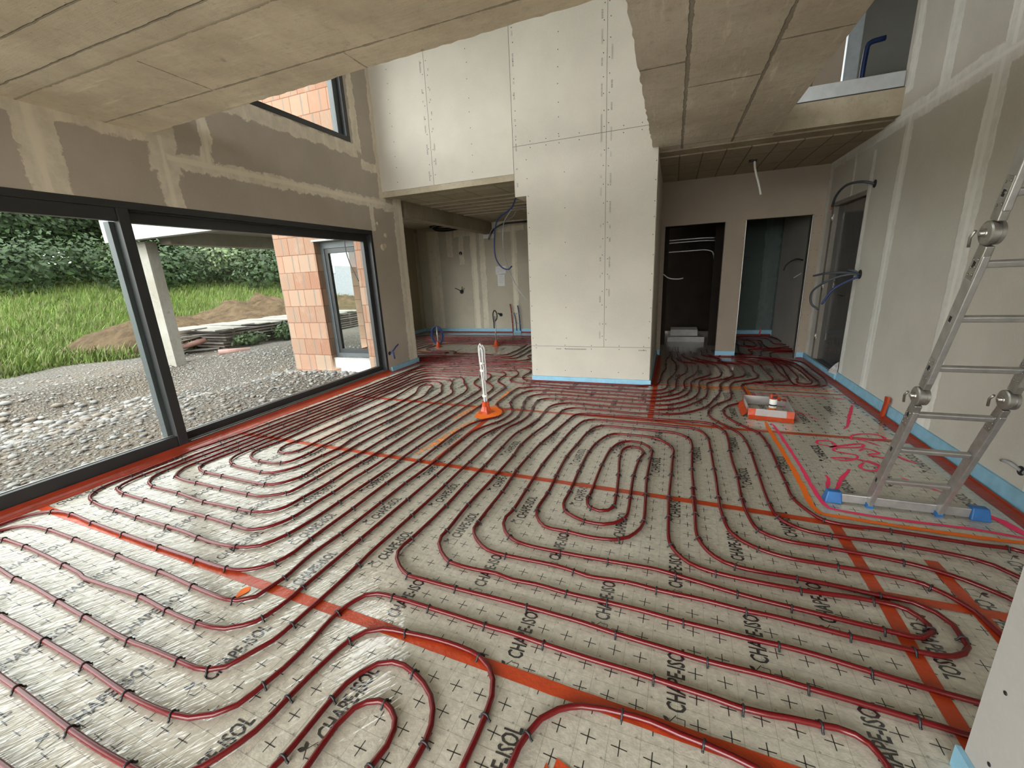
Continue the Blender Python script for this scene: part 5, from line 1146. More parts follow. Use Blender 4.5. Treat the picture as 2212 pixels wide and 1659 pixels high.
for z in (0.78, 1.52, 2.37):
    for x, sg in ((XL, 1), (XRR, 1)):
        c = L3(x, z)
        hb = MB()
        hb.lathe(c + Vector((-0.020, 0, 0)), [(0.016, -0.009), (0.018, -0.005), (0.040, -0.004), (0.046, 0.0), (0.046, 0.012), (0.041, 0.013), (0.041, 0.025), (0.046, 0.026), (0.046, 0.038), (0.040, 0.042)], 32, axis='x', flat=True)
        hj = hb.build('hinge', ZN, lad)
        kb_ = MB(); kb_.lathe(c + Vector((-0.034, 0, 0)), [(0.006, -0.010), (0.011, -0.006), (0.011, 0.004), (0.016, 0.007)], 16, axis='x')
        kb_.tube([c + Vector((-0.040, 0.028, 0.012)), c + Vector((-0.040, 0.052, -0.012)), c + Vector((-0.036, 0.058, -0.050))], 0.006, 8)
        kb_.build('release_lever', ZN, hj)
        st_ = MB()
        st_.beam(c + (L3(x, z + 0.045) - c), L3(x, z + 0.20), 0.030, 0.050, (0, 1, 0.35)); st_.beam(L3(x, z - 0.045), L3(x, z - 0.18), 0.030, 0.050, (0, 1, 0.35))
        st_.build('hinge_plate', ZN, hj, bevel=0.004)
        rv = MB()
        for dz in (0.10, 0.14, 0.18, -0.10, -0.13, -0.16):
            for dy in (-0.013, 0.013):
                p_ = L3(x, z + dz) + Vector((-0.0155, dy, 0)); rv.lathe(p_, [(0.005, -0.003), (0.0055, 0.0)], 10, axis='x')
        rv.build('rivet', ZN, hj)
bb = MB(); bb.beam((0.985 - 1.32, 0.0, 0.035), (1.665 - 1.32, 0.0, 0.035), 0.030, 0.055); bb.build('stabiliser_bar', A_, lad, bevel=0.005)
for x, sg in ((0.985, -1), (1.665, 1)):
    mb = MB(); mb.v = []
    x0 = x - 1.32
    pts = [(-0.045, -0.036, 0.002), (0.045, -0.036, 0.002), (0.045, 0.036, 0.002), (-0.045, 0.036, 0.002), (-0.032, -0.022, 0.074), (0.040, -0.022, 0.074), (0.040, 0.022, 0.074), (-0.032, 0.022, 0.074)]
    n0 = 0
    mb.v = [(x0 - sg * -p_[0] if sg > 0 else x0 + p_[0], p_[1], p_[2]) if sg < 0 else (x0 - p_[0], p_[1], p_[2]) for p_ in pts]
    for q in ((0, 3, 2, 1), (4, 5, 6, 7), (0, 1, 5, 4), (1, 2, 6, 5), (2, 3, 7, 6), (3, 0, 4, 7)): mb.f.append(q); mb.mi.append(0); mb.smooth.append(False)
    mb.build('foot', MT['blue_plastic'], lad, bevel=0.006)
for x in (XL, XRR):
    mb = MB(); mb.beam(L3(x, 0.0) + Vector((0, 0, 0.003)), L3(x, 0.0) + Vector((0, -0.004, 0.030)), 0.036, 0.074, (0, 1, 0)); mb.build('rail_cap', MT['blue_plastic'], lad, bevel=0.003)

# ---------------------------------------------------------------- box, spray can, tube bundle
bx = empty('floor_box', (0.945, 4.52, 0))
bx['label'] = 'open grey cardboard box frame taped to the floor with orange tape'; bx['category'] = 'box frame'
BXC = [(-0.185, 0.27), (0.20, 0.24), (0.165, -0.23), (-0.20, -0.18)]
mcard = plain('grey_cardboard', (0.36, 0.33, 0.32), 0.8, 0, 0.1, 10)
for i in range(4):
    a = BXC[i]; b = BXC[(i + 1) % 4]
    mb = MB(); mb.beam((a[0], a[1], 0.05), (b[0], b[1], 0.05), 0.006, 0.094); mb.build('side_panel', mcard, bx)
mb = MB()
for i in range(4):
    a = Vector((*BXC[i], 0)); b = Vector((*BXC[(i + 1) % 4], 0)); out_ = (a + b) / 2; out_.normalize()
    d = (b - a).normalized(); n = Vector((d.y, -d.x, 0)); n = n if n.dot(out_) > 0 else -n
    m_ = 12
    for k in range(m_):
        p0 = a + (b - a) * (k / m_); p1 = a + (b - a) * ((k + 1) / m_); w0 = 0.055 + 0.008 * math.sin(k * 2.1 + i); w1 = 0.055 + 0.008 * math.sin((k + 1) * 2.1 + i)
        h_ = 0.030 if i != 3 else 0.05
        mb.face([tuple(p0 + n * 0.005 + Vector((0, 0, h_))), tuple(p0 + n * w0 + Vector((0, 0, 0.004))), tuple(p1 + n * w1 + Vector((0, 0, 0.004))), tuple(p1 + n * 0.005 + Vector((0, 0, h_)))], 0, True)
mb.build('tape_flange', MT['tape'], bx)
mb = MB()
for i in range(4):
    c_ = BXC[i]; 
    for j in (i, (i + 3) % 4):
        a = Vector((*BXC[j], 0)); b = Vector((*BXC[(j + 1) % 4], 0)); e = a if j == i else b; o_ = b if j == i else a
        d = (o_ - e).normalized(); n = Vector((d.y, -d.x, 0)); mid = (a + b) / 2; n = n if n.dot(mid) > 0 else -n
        mb.face([tuple(e + n * 0.006 + Vector((0, 0, 0.004))), tuple(e + d * 0.055 + n * 0.006 + Vector((0, 0, 0.004))), tuple(e + d * 0.06 + n * 0.006 + Vector((0, 0, 0.098))), tuple(e + n * 0.006 + Vector((0, 0, 0.098)))])
mb.build('corner_tape', MT['tape'], bx)
mb = MB(); 
for k in range(6):
    a = k * 1.05; mb.face([(0.15, 0.20, 0.09), (0.15 + 0.05 * math.cos(a), 0.20 + 0.05 * math.sin(a), 0.11 - 0.03 * (k % 2)), (0.15 + 0.05 * math.cos(a + 1.05), 0.20 + 0.05 * math.sin(a + 1.05), 0.06 + 0.02 * (k % 2))])
mb.build('crumpled_tape', MT['tape'], bx)
can = empty('spray_can', (0.975, 4.50, 0.002)); can['label'] = 'white spray can with orange and black cap standing in the cardboard box frame'; can['category'] = 'spray can'
mb = MB(); mb.lathe((0, 0, 0), [(0.030, 0.0), (0.033, 0.004), (0.033, 0.150), (0.028, 0.160)], 28); mb.build('body', MT['white_plastic'], can)
mb = MB(); mb.lathe((0, 0, 0), [(0.0335, 0.02), (0.0335, 0.065)], 28); mb.build('label_band', MT['orange_paint'], can)
mb = MB(); mb.lathe((0, 0, 0), [(0.0337, 0.085), (0.0337, 0.10)], 28); mb.build('label_stripe', MT['black'], can)
mb = MB(); mb.lathe((0, 0, 0), [(0.032, 0.152), (0.034, 0.156), (0.034, 0.190), (0.030, 0.198), (0.012, 0.200)], 28); mb.build('cap', MT['tape'], can)
mb = MB(); mb.box((-0.018, -0.036, 0.165), (0.018, -0.020, 0.192)); mb.box((-0.012, -0.012, 0.198), (0.012, 0.012, 0.206)); mb.build('nozzle', MT['black'], can, bevel=0.002)

tb = empty('tube_bundle', (-1.845, 3.90, 0)); tb['label'] = 'tall bundle of white tubes folded over and taped, rising from an orange boot'; tb['category'] = 'conduit bundle'
mtube = plain('pale_grey_tube', (0.55, 0.55, 0.54), 0.35, 0, 0.06, 10)
offs = [(-0.012, 0.0), (0.014, 0.006), (0.0, -0.014)]
for i, (ox, oy) in enumerate(offs):
    top = 0.76 - 0.02 * i
    pts = [(ox * 0.8, oy * 0.8, 0.04), (ox - 0.004, oy, 0.2), (ox - 0.012, oy, 0.40), (ox - 0.026, oy, 0.60), (ox - 0.026, oy, top - 0.03), (ox - 0.012, oy, top), (ox + 0.006, oy, top - 0.03), (ox + 0.004, oy + 0.005, 0.6), (ox + 0.006, oy + 0.008, 0.45), (ox + 0.002, oy + 0.008, 0.36)]
    c = catmull(pts, 0.02); mb = MB(); mb.tube(c, 0.0085, 12); mb.build('tube', mtube, tb)
for z in (0.19, 0.47, 0.55):
    mb = MB(); mb.lathe((-0.010 if z > 0.3 else -0.002, 0, z), [(0.030, -0.012), (0.031, 0), (0.030, 0.012)], 18); mb.build('binding_tape', MT['white_plastic'], tb)
mb = MB(); mb.tube(catmull([(-0.03, 0.0, 0.42), (-0.06, 0.01, 0.44), (-0.055, 0.0, 0.38), (-0.02, -0.01, 0.34), (0.0, -0.02, 0.28)], 0.01), 0.0022, 6); mb.build('wire_tie', MT['cable_grey'], tb)
mb = MB()
n_ = 18; prof = [(0.085, 0.003), (0.055, 0.02), (0.040, 0.07), (0.034, 0.125)]
for i in range(3):
    for k in range(n_):
        def q(i_, k_):
            a = 2 * math.pi * k_ / n_; r_, h_ = prof[i_]; r_ *= 1 + 0.14 * math.sin(5 * a + i_)
            return (r_ * math.cos(a), r_ * math.sin(a), h_)
        mb.face([q(i, k), q(i, k + 1), q(i + 1, k + 1), q(i + 1, k)], 0, True)
mb.build('tape_boot', MT['tape'], tb)

def stand(name, label, loc, h, loops_mat, loop_r, kind):
    e = empty(name, loc); e['label'] = label; e['category'] = 'floor tube'
    mb = MB(); mb.tube([(0, 0, 0.02), (0, 0, h)], 0.014, 12); mb.build('tube', MT['alu'], e)
    mb = MB(); mb.lathe((0, 0, 0), [(0.09, 0.002), (0.055, 0.02), (0.035, 0.09), (0.02, 0.13)], 14); mb.build('tape_boot', MT['tape'], e)
    mb = MB()
    if kind == 0:
        for t_ in range(2):
            mb.tube([(0.13 * math.cos(a) - 0.03 + 0.02 * t_, 0.015 * t_ + 0.02, h - 0.19 + 0.19 * math.sin(a)) for a in [2 * math.pi * k / 26 for k in range(26)]], 0.013, 8, closed=True)
    else:
        mb.tube(catmull([(-0.03, 0, h - 0.12), (-0.035, 0, h + 0.06), (0.0, 0, h + 0.12), (0.045, 0, h + 0.07), (0.04, 0, h - 0.05), (0.0, 0, h - 0.1)], 0.02), 0.014, 8)
        mb.tube([(-0.02, 0, h - 0.25), (-0.02, 0, h - 0.1)], 0.02, 8)
    mb.build('conduit_loop', loops_mat, e)
    return e
stand('conduit_riser', 'upright metal tube with a coil of blue conduit on the kitchen floor', (-4.67, 7.68, 0), 0.44, MT['cable_blue'], 0.1, 0)
stand('conduit_riser', 'thin upright metal tube topped by a black conduit loop on the kitchen floor', (-3.42, 7.94, 0), 0.62, MT['black'], 0.06, 1)

# wall pipes at the kitchen back wall
yb = 9.93
for nm, x, m, top, lab in (('water_pipe', -3.80, MT['red_pipe_dull'], 0.72, 'dark red pipe rising on the kitchen back wall, leftmost of three'), ('water_pipe', -3.70, MT['cable_dark'], 0.50, 'grey pipe rising on the kitchen back wall, between the red and blue ones'), ('water_pipe', -3.60, MT['cable_blue'], 0.68, 'blue pipe rising on the kitchen back wall, rightmost of three')):
    e = empty(nm, (x, yb - 0.04, 0)); e['label'] = lab; e['category'] = 'pipe'
    mb = MB(); mb.tube(catmull([(0.03, 0, 0.0), (0.02, 0, 0.25), (0.0, 0, top * 0.8), (-0.02, 0, top)], 0.03), 0.016, 8); mb.build('tube', m, e)
    for z in (0.22, 0.47):
        mb = MB(); mb.box((-0.035, -0.012, z), (0.045, 0.04, z + 0.015)); mb.build('bracket', ZN, e)
mb = MB(); mb.box((-3.75, yb - 0.06, 0.0), (-3.55, yb, 0.05)); tag(mb.build('foam_block', MT['foam']), 'blue foam block at the foot of the three kitchen pipes', 'foam block')
for (x0, x1, z0, z1, lab) in ((-4.18, -3.91, 1.45, 1.65, 'white paper note taped high on the kitchen back wall'), (-4.14, -3.95, 1.17, 1.46, 'second white paper note hanging just below the first on the kitchen wall')):
    e = MB(); e.box((x0, yb - 0.004, z0), (x1, yb - 0.001, z1)); o = tag(e.build('paper_note', MT['paper']), lab, 'paper note')
    ik = MB()
    for k in range(4 if z0 > 1.3 else 6):
        zz = z1 - 0.03 - k * 0.035; xx = x0 + 0.02 + rg.uniform(0, 0.02)
        while xx < x1 - 0.05:
            L_ = rg.uniform(0.012, 0.04); ik.beam((xx, yb - 0.0046, zz), (xx + L_, yb - 0.0046, zz + rg.uniform(-.008, .008)), 0.001, 0.003); xx += L_ + rg.uniform(0.008, 0.03)
    ik.build('handwriting', MT['ink'], o)

def outlet(label, c, stubs, m=MT['black'], normal='y', name='cable_outlet', r=0.022, hole=True, hr=0.035):
    """a round wall hole with cable ends poking out of it"""
    e = empty(name, c); e['label'] = label; e['category'] = 'cable outlet'
    if hole:
        mb = MB()
        if normal == 'y': mb.lathe((0, 0, 0), [(hr, -0.002), (hr, 0.001)], 16, axis='y')
        else: mb.lathe((0, 0, 0), [(hr, -0.002), (hr, 0.002)], 16, axis='x')
        mb.build('wall_hole', MT['dark_hole'], e)
    for st in stubs:
        pts, rr_, mm = st
        mb = MB(); mb.tube(catmull(pts, 0.02), rr_, 8); mb.build('cable_end', mm, e)
    return e
BK, DG, BL = MT['black'], MT['cable_dark'], MT['cable_blue']
outlet('black cable ends spreading from a hole in the kitchen back wall', (-5.18, yb, 1.06), [([(0, 0, 0), (-0.05, -0.05, 0.05), (-0.16, -0.06, 0.10)], 0.010, BK), ([(0, 0, 0), (0.04, -0.05, 0.05), (0.05, -0.06, 0.13)], 0.010, BK), ([(0, 0, 0), (0.06, -0.05, 0.06), (0.12, -0.05, 0.09)], 0.004, DG)], hr=0.055)
outlet('small open hole under a filler streak high on the kitchen back wall', (-5.13, yb, 2.02), [([(0, 0, 0), (0.01, -0.03, -0.02), (0.01, -0.03, -0.05)], 0.012, MT['cable_grey'])], hr=0.045)
outlet('dark cable hole low on the kitchen back wall, left of the three pipes', (-4.10, yb, 0.45), [([(0, 0, 0), (-0.04, -0.05, 0.03), (-0.06, -0.05, 0.05)], 0.016, BK)], hr=0.045)
outlet('cable hole with a white wire on the kitchen left wall', (-6.375, 8.6, 0.35), [([(0, 0, 0), (0.05, 0.02, 0.10), (0.10, 0.06, 0.16), (0.14, 0.10, 0.06)], 0.006, MT['white_plastic']), ([(0, 0, 0), (0.04, 0, -0.02)], 0.016, BK)], normal='x', hr=0.05)
outlet('dark blue cable ends drooping from the pier beside the big window', (-4.197, 5.40, 0.31), [([(0, 0, 0), (0.05, 0.03, 0.04), (0.06, 0.10, 0.09), (0.06, 0.17, 0.12)], 0.011, BL), ([(0, 0, 0), (0.05, 0.02, 0.02), (0.06, 0.03, -0.05), (0.05, 0.05, -0.09)], 0.012, BL)], normal='x', hr=0.03)
outlet('dark conduit bending from a hole above the film-wrapped door', (1.927, 5.78, 2.19), [([(0, 0, 0), (-0.08, 0.02, 0.03), (-0.16, 0.25, 0.05), (-0.17, 0.55, -0.02), (-0.15, 0.72, -0.12)], 0.014, DG), ([(-0.15, 0.71, -0.11), (-0.15, 0.75, -0.15)], 0.010, MT['copper'])], normal='x', hr=0.04)
outlet('bunch of dark and blue conduits looping out beside the film-wrapped door', (1.927, 5.78, 1.27), [
    ([(0, 0, 0), (-0.10, 0.03, 0.0), (-0.25, 0.10, -0.06), (-0.36, 0.25, -0.20), (-0.34, 0.28, -0.34), (-0.28, 0.22, -0.40)], 0.012, DG),
    ([(0, 0, 0), (-0.09, 0.05, 0.02), (-0.24, 0.2, 0.02), (-0.34, 0.35, -0.01)], 0.012, DG),
    ([(0, 0, -0.02), (-0.07, 0.03, -0.06), (-0.20, 0.08, -0.16), (-0.28, 0.12, -0.33)], 0.012, BL),
    ([(0, 0, 0), (-0.06, 0, 0.04), (-0.1, 0.06, 0.05)], 0.012, DG)], normal='x', hr=0.05)
outlet('white conduit end hanging from the hall ceiling', (0.88, 6.47, 2.70), [([(0, 0, 0), (0.02, 0.0, -0.12), (0.07, 0, -0.28), (0.11, 0, -0.42)], 0.013, MT['white_plastic']), ([(-0.06, 0, -0.012), (0.03, 0, -0.012)], 0.016, BK)], hole=False)
outlet('pale conduit end sticking out of the left jamb of the left doorway', (-0.15, 7.40, 1.33), [([(0, 0, 0), (0.08, -0.04, -0.06), (0.22, -0.06, -0.08), (0.30, -0.05, -0.07)], 0.009, MT['white_plastic'])], normal='x', hole=False)
outlet('black conduit end at the left edge of the green-board room', (0.881, 8.2, 1.52), [([(-0.01, 0, 0), (0.20, 0, 0.01), (0.30, 0, 0.01)], 0.012, BK)], normal='x', hole=False)
outlet('two dark conduit ends drooping at the left edge of the green-board room', (0.881, 7.9, 1.35), [([(-0.01, 0, 0), (0.12, 0, -0.10), (0.21, 0, -0.28)], 0.010, BK), ([(0, 0, 0), (0.04, 0, -0.06), (0.07, 0, -0.16)], 0.010, DG)], normal='x', hole=False)
outlet('black conduit arching at the right edge of the green-board room', (1.929, 8.1, 1.45), [([(0, 0, 0), (-0.10, -0.02, 0.02), (-0.22, -0.03, -0.05), (-0.26, -0.03, -0.15)], 0.012, BK), ([(0, 0, -0.2), (-0.10, 0, -0.27)], 0.006, MT['white_plastic'])], normal='x', hole=False)
outlet('grey splintered gap where a cable leaves the right wall near the foam', (1.928, 3.05, 0.22), [([(0, 0, 0), (-0.02, 0.06, 0.02), (-0.02, 0.12, 0.01)], 0.010, MT['cable_grey']), ([(0, -0.03, 0), (-0.02, -0.08, 0.03), (-0.02, -0.14, 0.02)], 0.012, MT['cable_grey'])], normal='x', hr=0.028)

# hanging cables in the kitchen opening
def cable(label, pts, r, m, name='hanging_cable'):
    return tag(MB().tube(catmull(pts, 0.04), r, 8).build(name, m), label, 'cable')
cable('thick dark cable hooking down in the kitchen opening beside the column', [(-1.95, 6.0, 2.62), (-2.2, 6.2, 2.56), (-2.42, 6.5, 2.44), (-2.75, 6.7, 2.30), (-2.86, 6.8, 2.0), (-2.84, 6.8, 1.7), (-2.72, 6.8, 1.55), (-2.62, 6.8, 1.53), (-2.56, 6.8, 1.58)], 0.012, BL)
cable('thin pale cable swinging down to the paper notes', [(-2.42, 6.5, 2.42), (-2.72, 6.9, 2.25), (-2.78, 7.0, 1.9), (-2.76, 7.1, 1.6), (-2.62, 7.2, 1.2), (-2.45, 7.2, 0.98)], 0.009, MT['cable_grey'])
cable('dark cable clipped along the far kitchen ceiling', [(-1.7, 9.6, 2.60), (-3.2, 9.6, 2.60), (-3.9, 9.6, 2.57), (-4.15, 9.7, 2.42), (-4.28, 9.85, 2.30)], 0.022, BK)
cable('pale cable running beside the dark one on the kitchen ceiling', [(-2.6, 7.2, 2.48), (-3.2, 8.6, 2.58), (-3.9, 9.5, 2.55), (-4.1, 9.6, 2.48), (-4.25, 9.8, 2.26)], 0.009, MT['cable_grey'])
cable('grey cable drooping across the middle of the kitchen ceiling', [(-2.42, 6.5, 2.44), (-2.2, 7.2, 2.50), (-1.9, 7.8, 2.46), (-1.7, 8.2, 2.5)], 0.009, MT['cable_grey'])
cl = empty('cable_coil', (-5.2, 9.55, 2.60)); cl['label'] = 'coil of black cables tucked under the kitchen ceiling corner'; cl['category'] = 'cable coil'
for k in range(7):
    mb = MB(); a = 0.30 + 0.018 * k; mb.tube([(a * 1.4 * math.cos(t_), 0.06 * math.sin(t_ * 2) + 0.01 * k, 0.055 * math.sin(t_) + 0.012 * k) for t_ in [2 * math.pi * j / 28 for j in range(28)]], 0.013, 6, closed=True)
    mb.build('cable_loop', BK if k != 3 else MT['cable_grey'], cl)
mb = MB(); mb.box((-4.45, yb - 0.05, 2.33), (-4.15, yb, 2.42)); tag(mb.build('cable_tray', MT['white_plastic']), 'short white tray on the kitchen wall under the beam end', 'cable tray')

# metal pipes in the dark room
for z, y, lab in ((1.93, 9.0, 'upper shiny duct glimpsed in the dark room'), (1.88, 8.95, 'second shiny duct just under the upper one in the dark room'), (1.71, 8.9, 'lower shiny duct bending down in the dark room')):
    pts = [(-0.31, y, z), (0.3, y, z + 0.01), (0.55, y, z + 0.01)] + ([(0.66, y - 0.02, z - 0.03), (0.70, y, z - 0.16)] if z < 1.8 else [(0.72, y, z)])
    tag(MB().tube(catmull(pts, 0.05), 0.013, 8).build('metal_duct', ZN), lab, 'duct')
mb = MB(); mb.box((-0.05, 8.75, 0.0), (0.62, 9.3, 0.10)); mb.box((0.0, 8.9, 0.1), (0.5, 9.3, 0.22))
tag(mb.build('pale_sack', plain('pale_sack', (0.5, 0.48, 0.45), 0.9)), 'pale flat sack lying on the floor of the dark room', 'sack')

# steel on the upper floor edge
e = MB(); e.box((0.9, 5.47, 2.975), (WR - 0.005, 5.56, 3.105)); tag(e.build('metal_track', MT['track'], bevel=0.003), 'galvanised steel track lying on the edge of the upper floor', 'metal track')
e = MB(); e.box((0.9, 5.465, 2.958), (WR - 0.005, 5.56, 2.974)); tag(e.build('sealing_strip', MT['black']), 'black sealing strip under the galvanised track', 'strip')
e = MB(); e.box((1.83, 6.98, 2.99), (1.97, 7.03, 5.0)); e.box((1.83, 7.03, 2.99), (1.835, 7.08, 5.0)); tag(e.build('wall_stud', MT['stud']), 'upright galvanised stud standing on the upper floor', 'stud')
cable('blue pipe bent over at the upper floor doorway', [(2.12, 7.3, 3.0), (2.12, 7.3, 3.9), (2.14, 7.3, 4.02), (2.3, 7.3, 4.05)], 0.03, BL, 'blue_pipe')
# ---------------------------------------------------------------- outside
# kitchen wing in clay blocks: front face y = 5.86, opening x -5.87..-4.99
bw = MB()
bw.box((-6.80, 5.86, -0.30), (-5.87, 6.06, 5.6)); bw.box((-5.00, 5.86, -0.30), (-4.37, 6.06, 5.6)); bw.box((-5.87, 5.86, 2.16), (-5.00, 6.06, 5.6))
wing = S(bw.build('wall_brick_front', MT['brick_x']))
rv_ = MB(); rv_.box((-5.872, 5.862, 0.02), (-5.866, 6.058, 2.155))
rv_.build('reveal', MT['brick_y'], wing)
bs = MB(); bs.box((-6.80, 6.06, 2.25), (-6.455, 10.3, 5.6)); bs.box((-6.80, 7.75, -0.3), (-6.455, 10.3, 2.25)); bs.box((-6.80, 6.06, -0.3), (-6.455, 6.30, 2.25))
S(bs.build('wall_brick_side', MT['brick_y']))
bm = MB(); bm.box((-4.80, -3.4, -0.35), (-4.37, -2.0, 5.6)); 
S(bm.build('wall_brick_house', MT['brick_y']))
ln = MB(); ln.box((-5.90, 5.84, 2.145), (-4.97, 5.99, 2.175))
tag(S(ln.build('trim_3', plain('white_lintel', D((0.45, 0.45, 0.44)), 0.7))))
dw = empty('window_3', (-5.43, 6.0, 0.02)); S(dw)
def wp3(name, boxes, m):
    mb = MB()
    for a, b in boxes: mb.box((a[0] + 5.43, a[1] - 6.0, a[2] - 0.02), (b[0] + 5.43, b[1] - 6.0, b[2] - 0.02))
    return mb.build(name, m, dw, bevel=0.003)
wp3('outer_frame', [((-5.87, 5.99, 0.02), (-5.79, 6.08, 2.145)), ((-5.07, 5.99, 0.02), (-5.0, 6.08, 2.145)), ((-5.79, 5.99, 2.03), (-5.07, 6.08, 2.145)), ((-5.79, 5.99, 0.10), (-5.07, 6.08, 0.17))], MT['frame_out'])
wp3('sash', [((-5.79, 6.005, 0.17), (-5.72, 6.07, 2.03)), ((-5.14, 6.005, 0.17), (-5.07, 6.07, 2.03)), ((-5.72, 6.005, 1.95), (-5.14, 6.07, 2.03)), ((-5.72, 6.005, 0.17), (-5.14, 6.07, 0.25))], MT['frame'])
wp3('sill_panel', [((-5.88, 5.93, -0.10), (-4.98, 5.99, 0.075))], MT['white_plastic'])
wp3('sill_rail', [((-5.86, 5.90, 0.075), (-5.0, 6.0, 0.095))], MT['alu'])
wp3('pane', [((-5.72, 6.03, 0.25), (-5.14, 6.035, 1.95))], MT['glass'])
cable('black cable hanging in front of the brick wing window', [(-5.02, 5.72, 2.3), (-5.05, 5.70, 2.0), (-4.95, 5.66, 1.7), (-4.80, 5.62, 1.45)], 0.008, MT['black'])
# the same kitchen corner seen from inside: opening in the side wall is empty

# canopy in cast concrete
mcol = concrete('weathered_concrete_column', D((0.30, 0.275, 0.23)), D((0.38, 0.36, 0.32)), None, bump=0.5)
mfas = concrete('pale_canopy_fascia', D((0.42, 0.42, 0.40)), D((0.52, 0.52, 0.50)), None, bump=0.3, smear=0.3)
S(MB().box((-11.72, 6.40, -0.6), (-11.40, 6.64, 2.56)).build('column_canopy', mcol))
cf = MB(); cf.box((-12.2, 6.05, 2.56), (-6.85, 6.22, 3.05))
S(cf.build('beam_canopy_front', mfas))
cb2 = MB(); cb2.box((-11.45, 6.75, 2.50), (-11.05, 10.8, 2.80)); cb2.box((-11.45, 10.3, 2.50), (-6.8, 10.6, 2.80))
S(cb2.build('beam_canopy_side', mcol))
S(MB().box((-12.2, 6.22, 2.80), (-6.80, 10.9, 3.05)).build('roof_canopy', mcol))

# terrain
def sst(x, a, b):
    t = min(1, max(0, (x - a) / (b - a))); return t * t * (3 - 2 * t)
from mathutils import noise as mn
def tz(x, y):
    u = -x
    z = -0.16
    dip = sst(u, 6.5, 9.3) * (1 - sst(u, 10.2 + 0.06 * y, 11.6 + 0.06 * y)) * (1 - sst(y, 5.6, 7.2)) * sst(y, -6, 0)
    z -= 0.52 * dip
    z -= 0.22 * sst(u, 9, 13)
    r_ = math.hypot(x + 4, (y - 4) * 0.75)
    z += 3.7 * sst(r_, 15, 52) + 0.7 * max(0, (r_ - 15)) / 30
    z += 0.05 * mn.noise(Vector((x * 0.6, y * 0.6, 0)))
    return z
def gravel_zone(x, y):
    """1 on gravel, 0 on grass"""
    b = 15.6 + 0.8 * math.sin(y * 0.8) + 0.5 * math.sin(y * 2.3 + 1)
    if y > 7.5: b = 13.2 + 0.5 * math.sin(y * 1.7)
    return -x < b
def grid_mesh(name, xs, ys, zf, mat, sel=None):
    V = []; F = []; idx = {}
    for i, x in enumerate(xs):
        for j, y in enumerate(ys):
            idx[i, j] = len(V); V.append((x, y, zf(x, y)))
    for i in range(len(xs) - 1):
        for j in range(len(ys) - 1):
            xm, ym = (xs[i] + xs[i + 1]) / 2, (ys[j] + ys[j + 1]) / 2
            if sel and not sel(xm, ym): continue
            F.append((idx[i, j], idx[i + 1, j], idx[i + 1, j + 1], idx[i, j + 1]))
    me = bpy.data.meshes.new(name); me.from_pydata(V, [], F); me.materials.append(mat)
    me.polygons.foreach_set('use_smooth', [True] * len(F)); me.update()
    o = bpy.data.objects.new(name, me); COL.objects.link(o); return o
def gravel_mat():
    t = NT('river_gravel')
    v1 = t.n('ShaderNodeTexVoronoi'); t.l(t.pos, v1.inputs['Vector']); v1.inputs['Scale'].default_value = 17; v1.inputs['Randomness'].default_value = 1
    v2 = t.n('ShaderNodeTexVoronoi'); t.l(t.pos, v2.inputs['Vector']); v2.inputs['Scale'].default_value = 42
    c1_ = t.ramp(v1.outputs['Color'], [(0.1, D((0.22, 0.20, 0.17))), (0.45, D((0.31, 0.295, 0.265))), (0.8, D((0.42, 0.41, 0.385)))])
    d1_ = t.smooth(v1.outputs['Distance'], 0.62, 0.15)
    col = t.mix(d1_, D((0.13, 0.11, 0.09)), c1_)
    col = t.mix(t.math('MULTIPLY', t.smooth(t.noise(0.55, 4), 0.42, 0.68), 0.55), col, D((0.24, 0.19, 0.135)))
    h = t.math('ADD', t.math('MULTIPLY', d1_, 1.0), t.math('MULTIPLY', t.smooth(v2.outputs['Distance'], 0.6, 0.1), 0.4))
    return t.bsdf(col, 0.85, 0, 0.25, t.bump(h, 1.0, 0.035))
mgravel = gravel_mat()
msoil = None
def soil_mat():
    t = NT('dug_soil')
    col = t.mix(t.smooth(t.noise(2.2, 6, 0.7), 0.3, 0.7), D((0.085, 0.058, 0.034)), D((0.19, 0.13, 0.075)))
    col = t.mix(t.math('MULTIPLY', t.smooth(t.noise(14, 4), 0.5, 0.75), 0.5), col, D((0.08, 0.055, 0.03)))
    return t.bsdf(col, 0.95, 0, 0.1, t.bump(t.noise(9, 6, 0.75), 1.0, 0.08))
msoil = soil_mat()
def grass_mat(name, a, b, c):
    a, b, c = D(a), D(b), D(c)
    t = NT(name)
    n = t.noise(0.35, 4, 0.6); n2 = t.noise(5, 4, 0.7)
    col = t.mix(t.smooth(n, 0.35, 0.65), a, b); col = t.mix(t.math('MULTIPLY', t.smooth(n2, 0.45, 0.75), 0.5), col, c)
    return t.bsdf(col, 0.8, 0, 0.2, t.bump(n2, 0.7, 0.1))
mgrass = grass_mat('meadow_ground', (0.08, 0.13, 0.02), (0.13, 0.18, 0.03), (0.12, 0.17, 0.04))
def lin(a, b, n): return [a + (b - a) * i / (n - 1) for i in range(n)]
xs = lin(-19, -4.5, 100); ys_ = lin(-9, 24, 150)
S(grid_mesh('ground_gravel', xs, ys_, tz, mgravel, lambda x, y: gravel_zone(x, y) and not (x > -6.9 and y > 5.9)))
xs2 = lin(-95, -12, 90); ys2 = lin(-30, 75, 110)
S(grid_mesh('ground_meadow', xs2, ys2, lambda x, y: tz(x, y) - 0.02, mgrass))
S(grid_mesh('ground_far', lin(-12.5, 14, 10), lin(10.5, 75, 24), lambda x, y: tz(x, y) - 0.03, mgrass, lambda x, y: y > 10.6 or x < -6))
S(grid_mesh('ground_behind', lin(-60, 60, 24), lin(-60, -3.6, 16), lambda x, y: -0.35, mgravel))

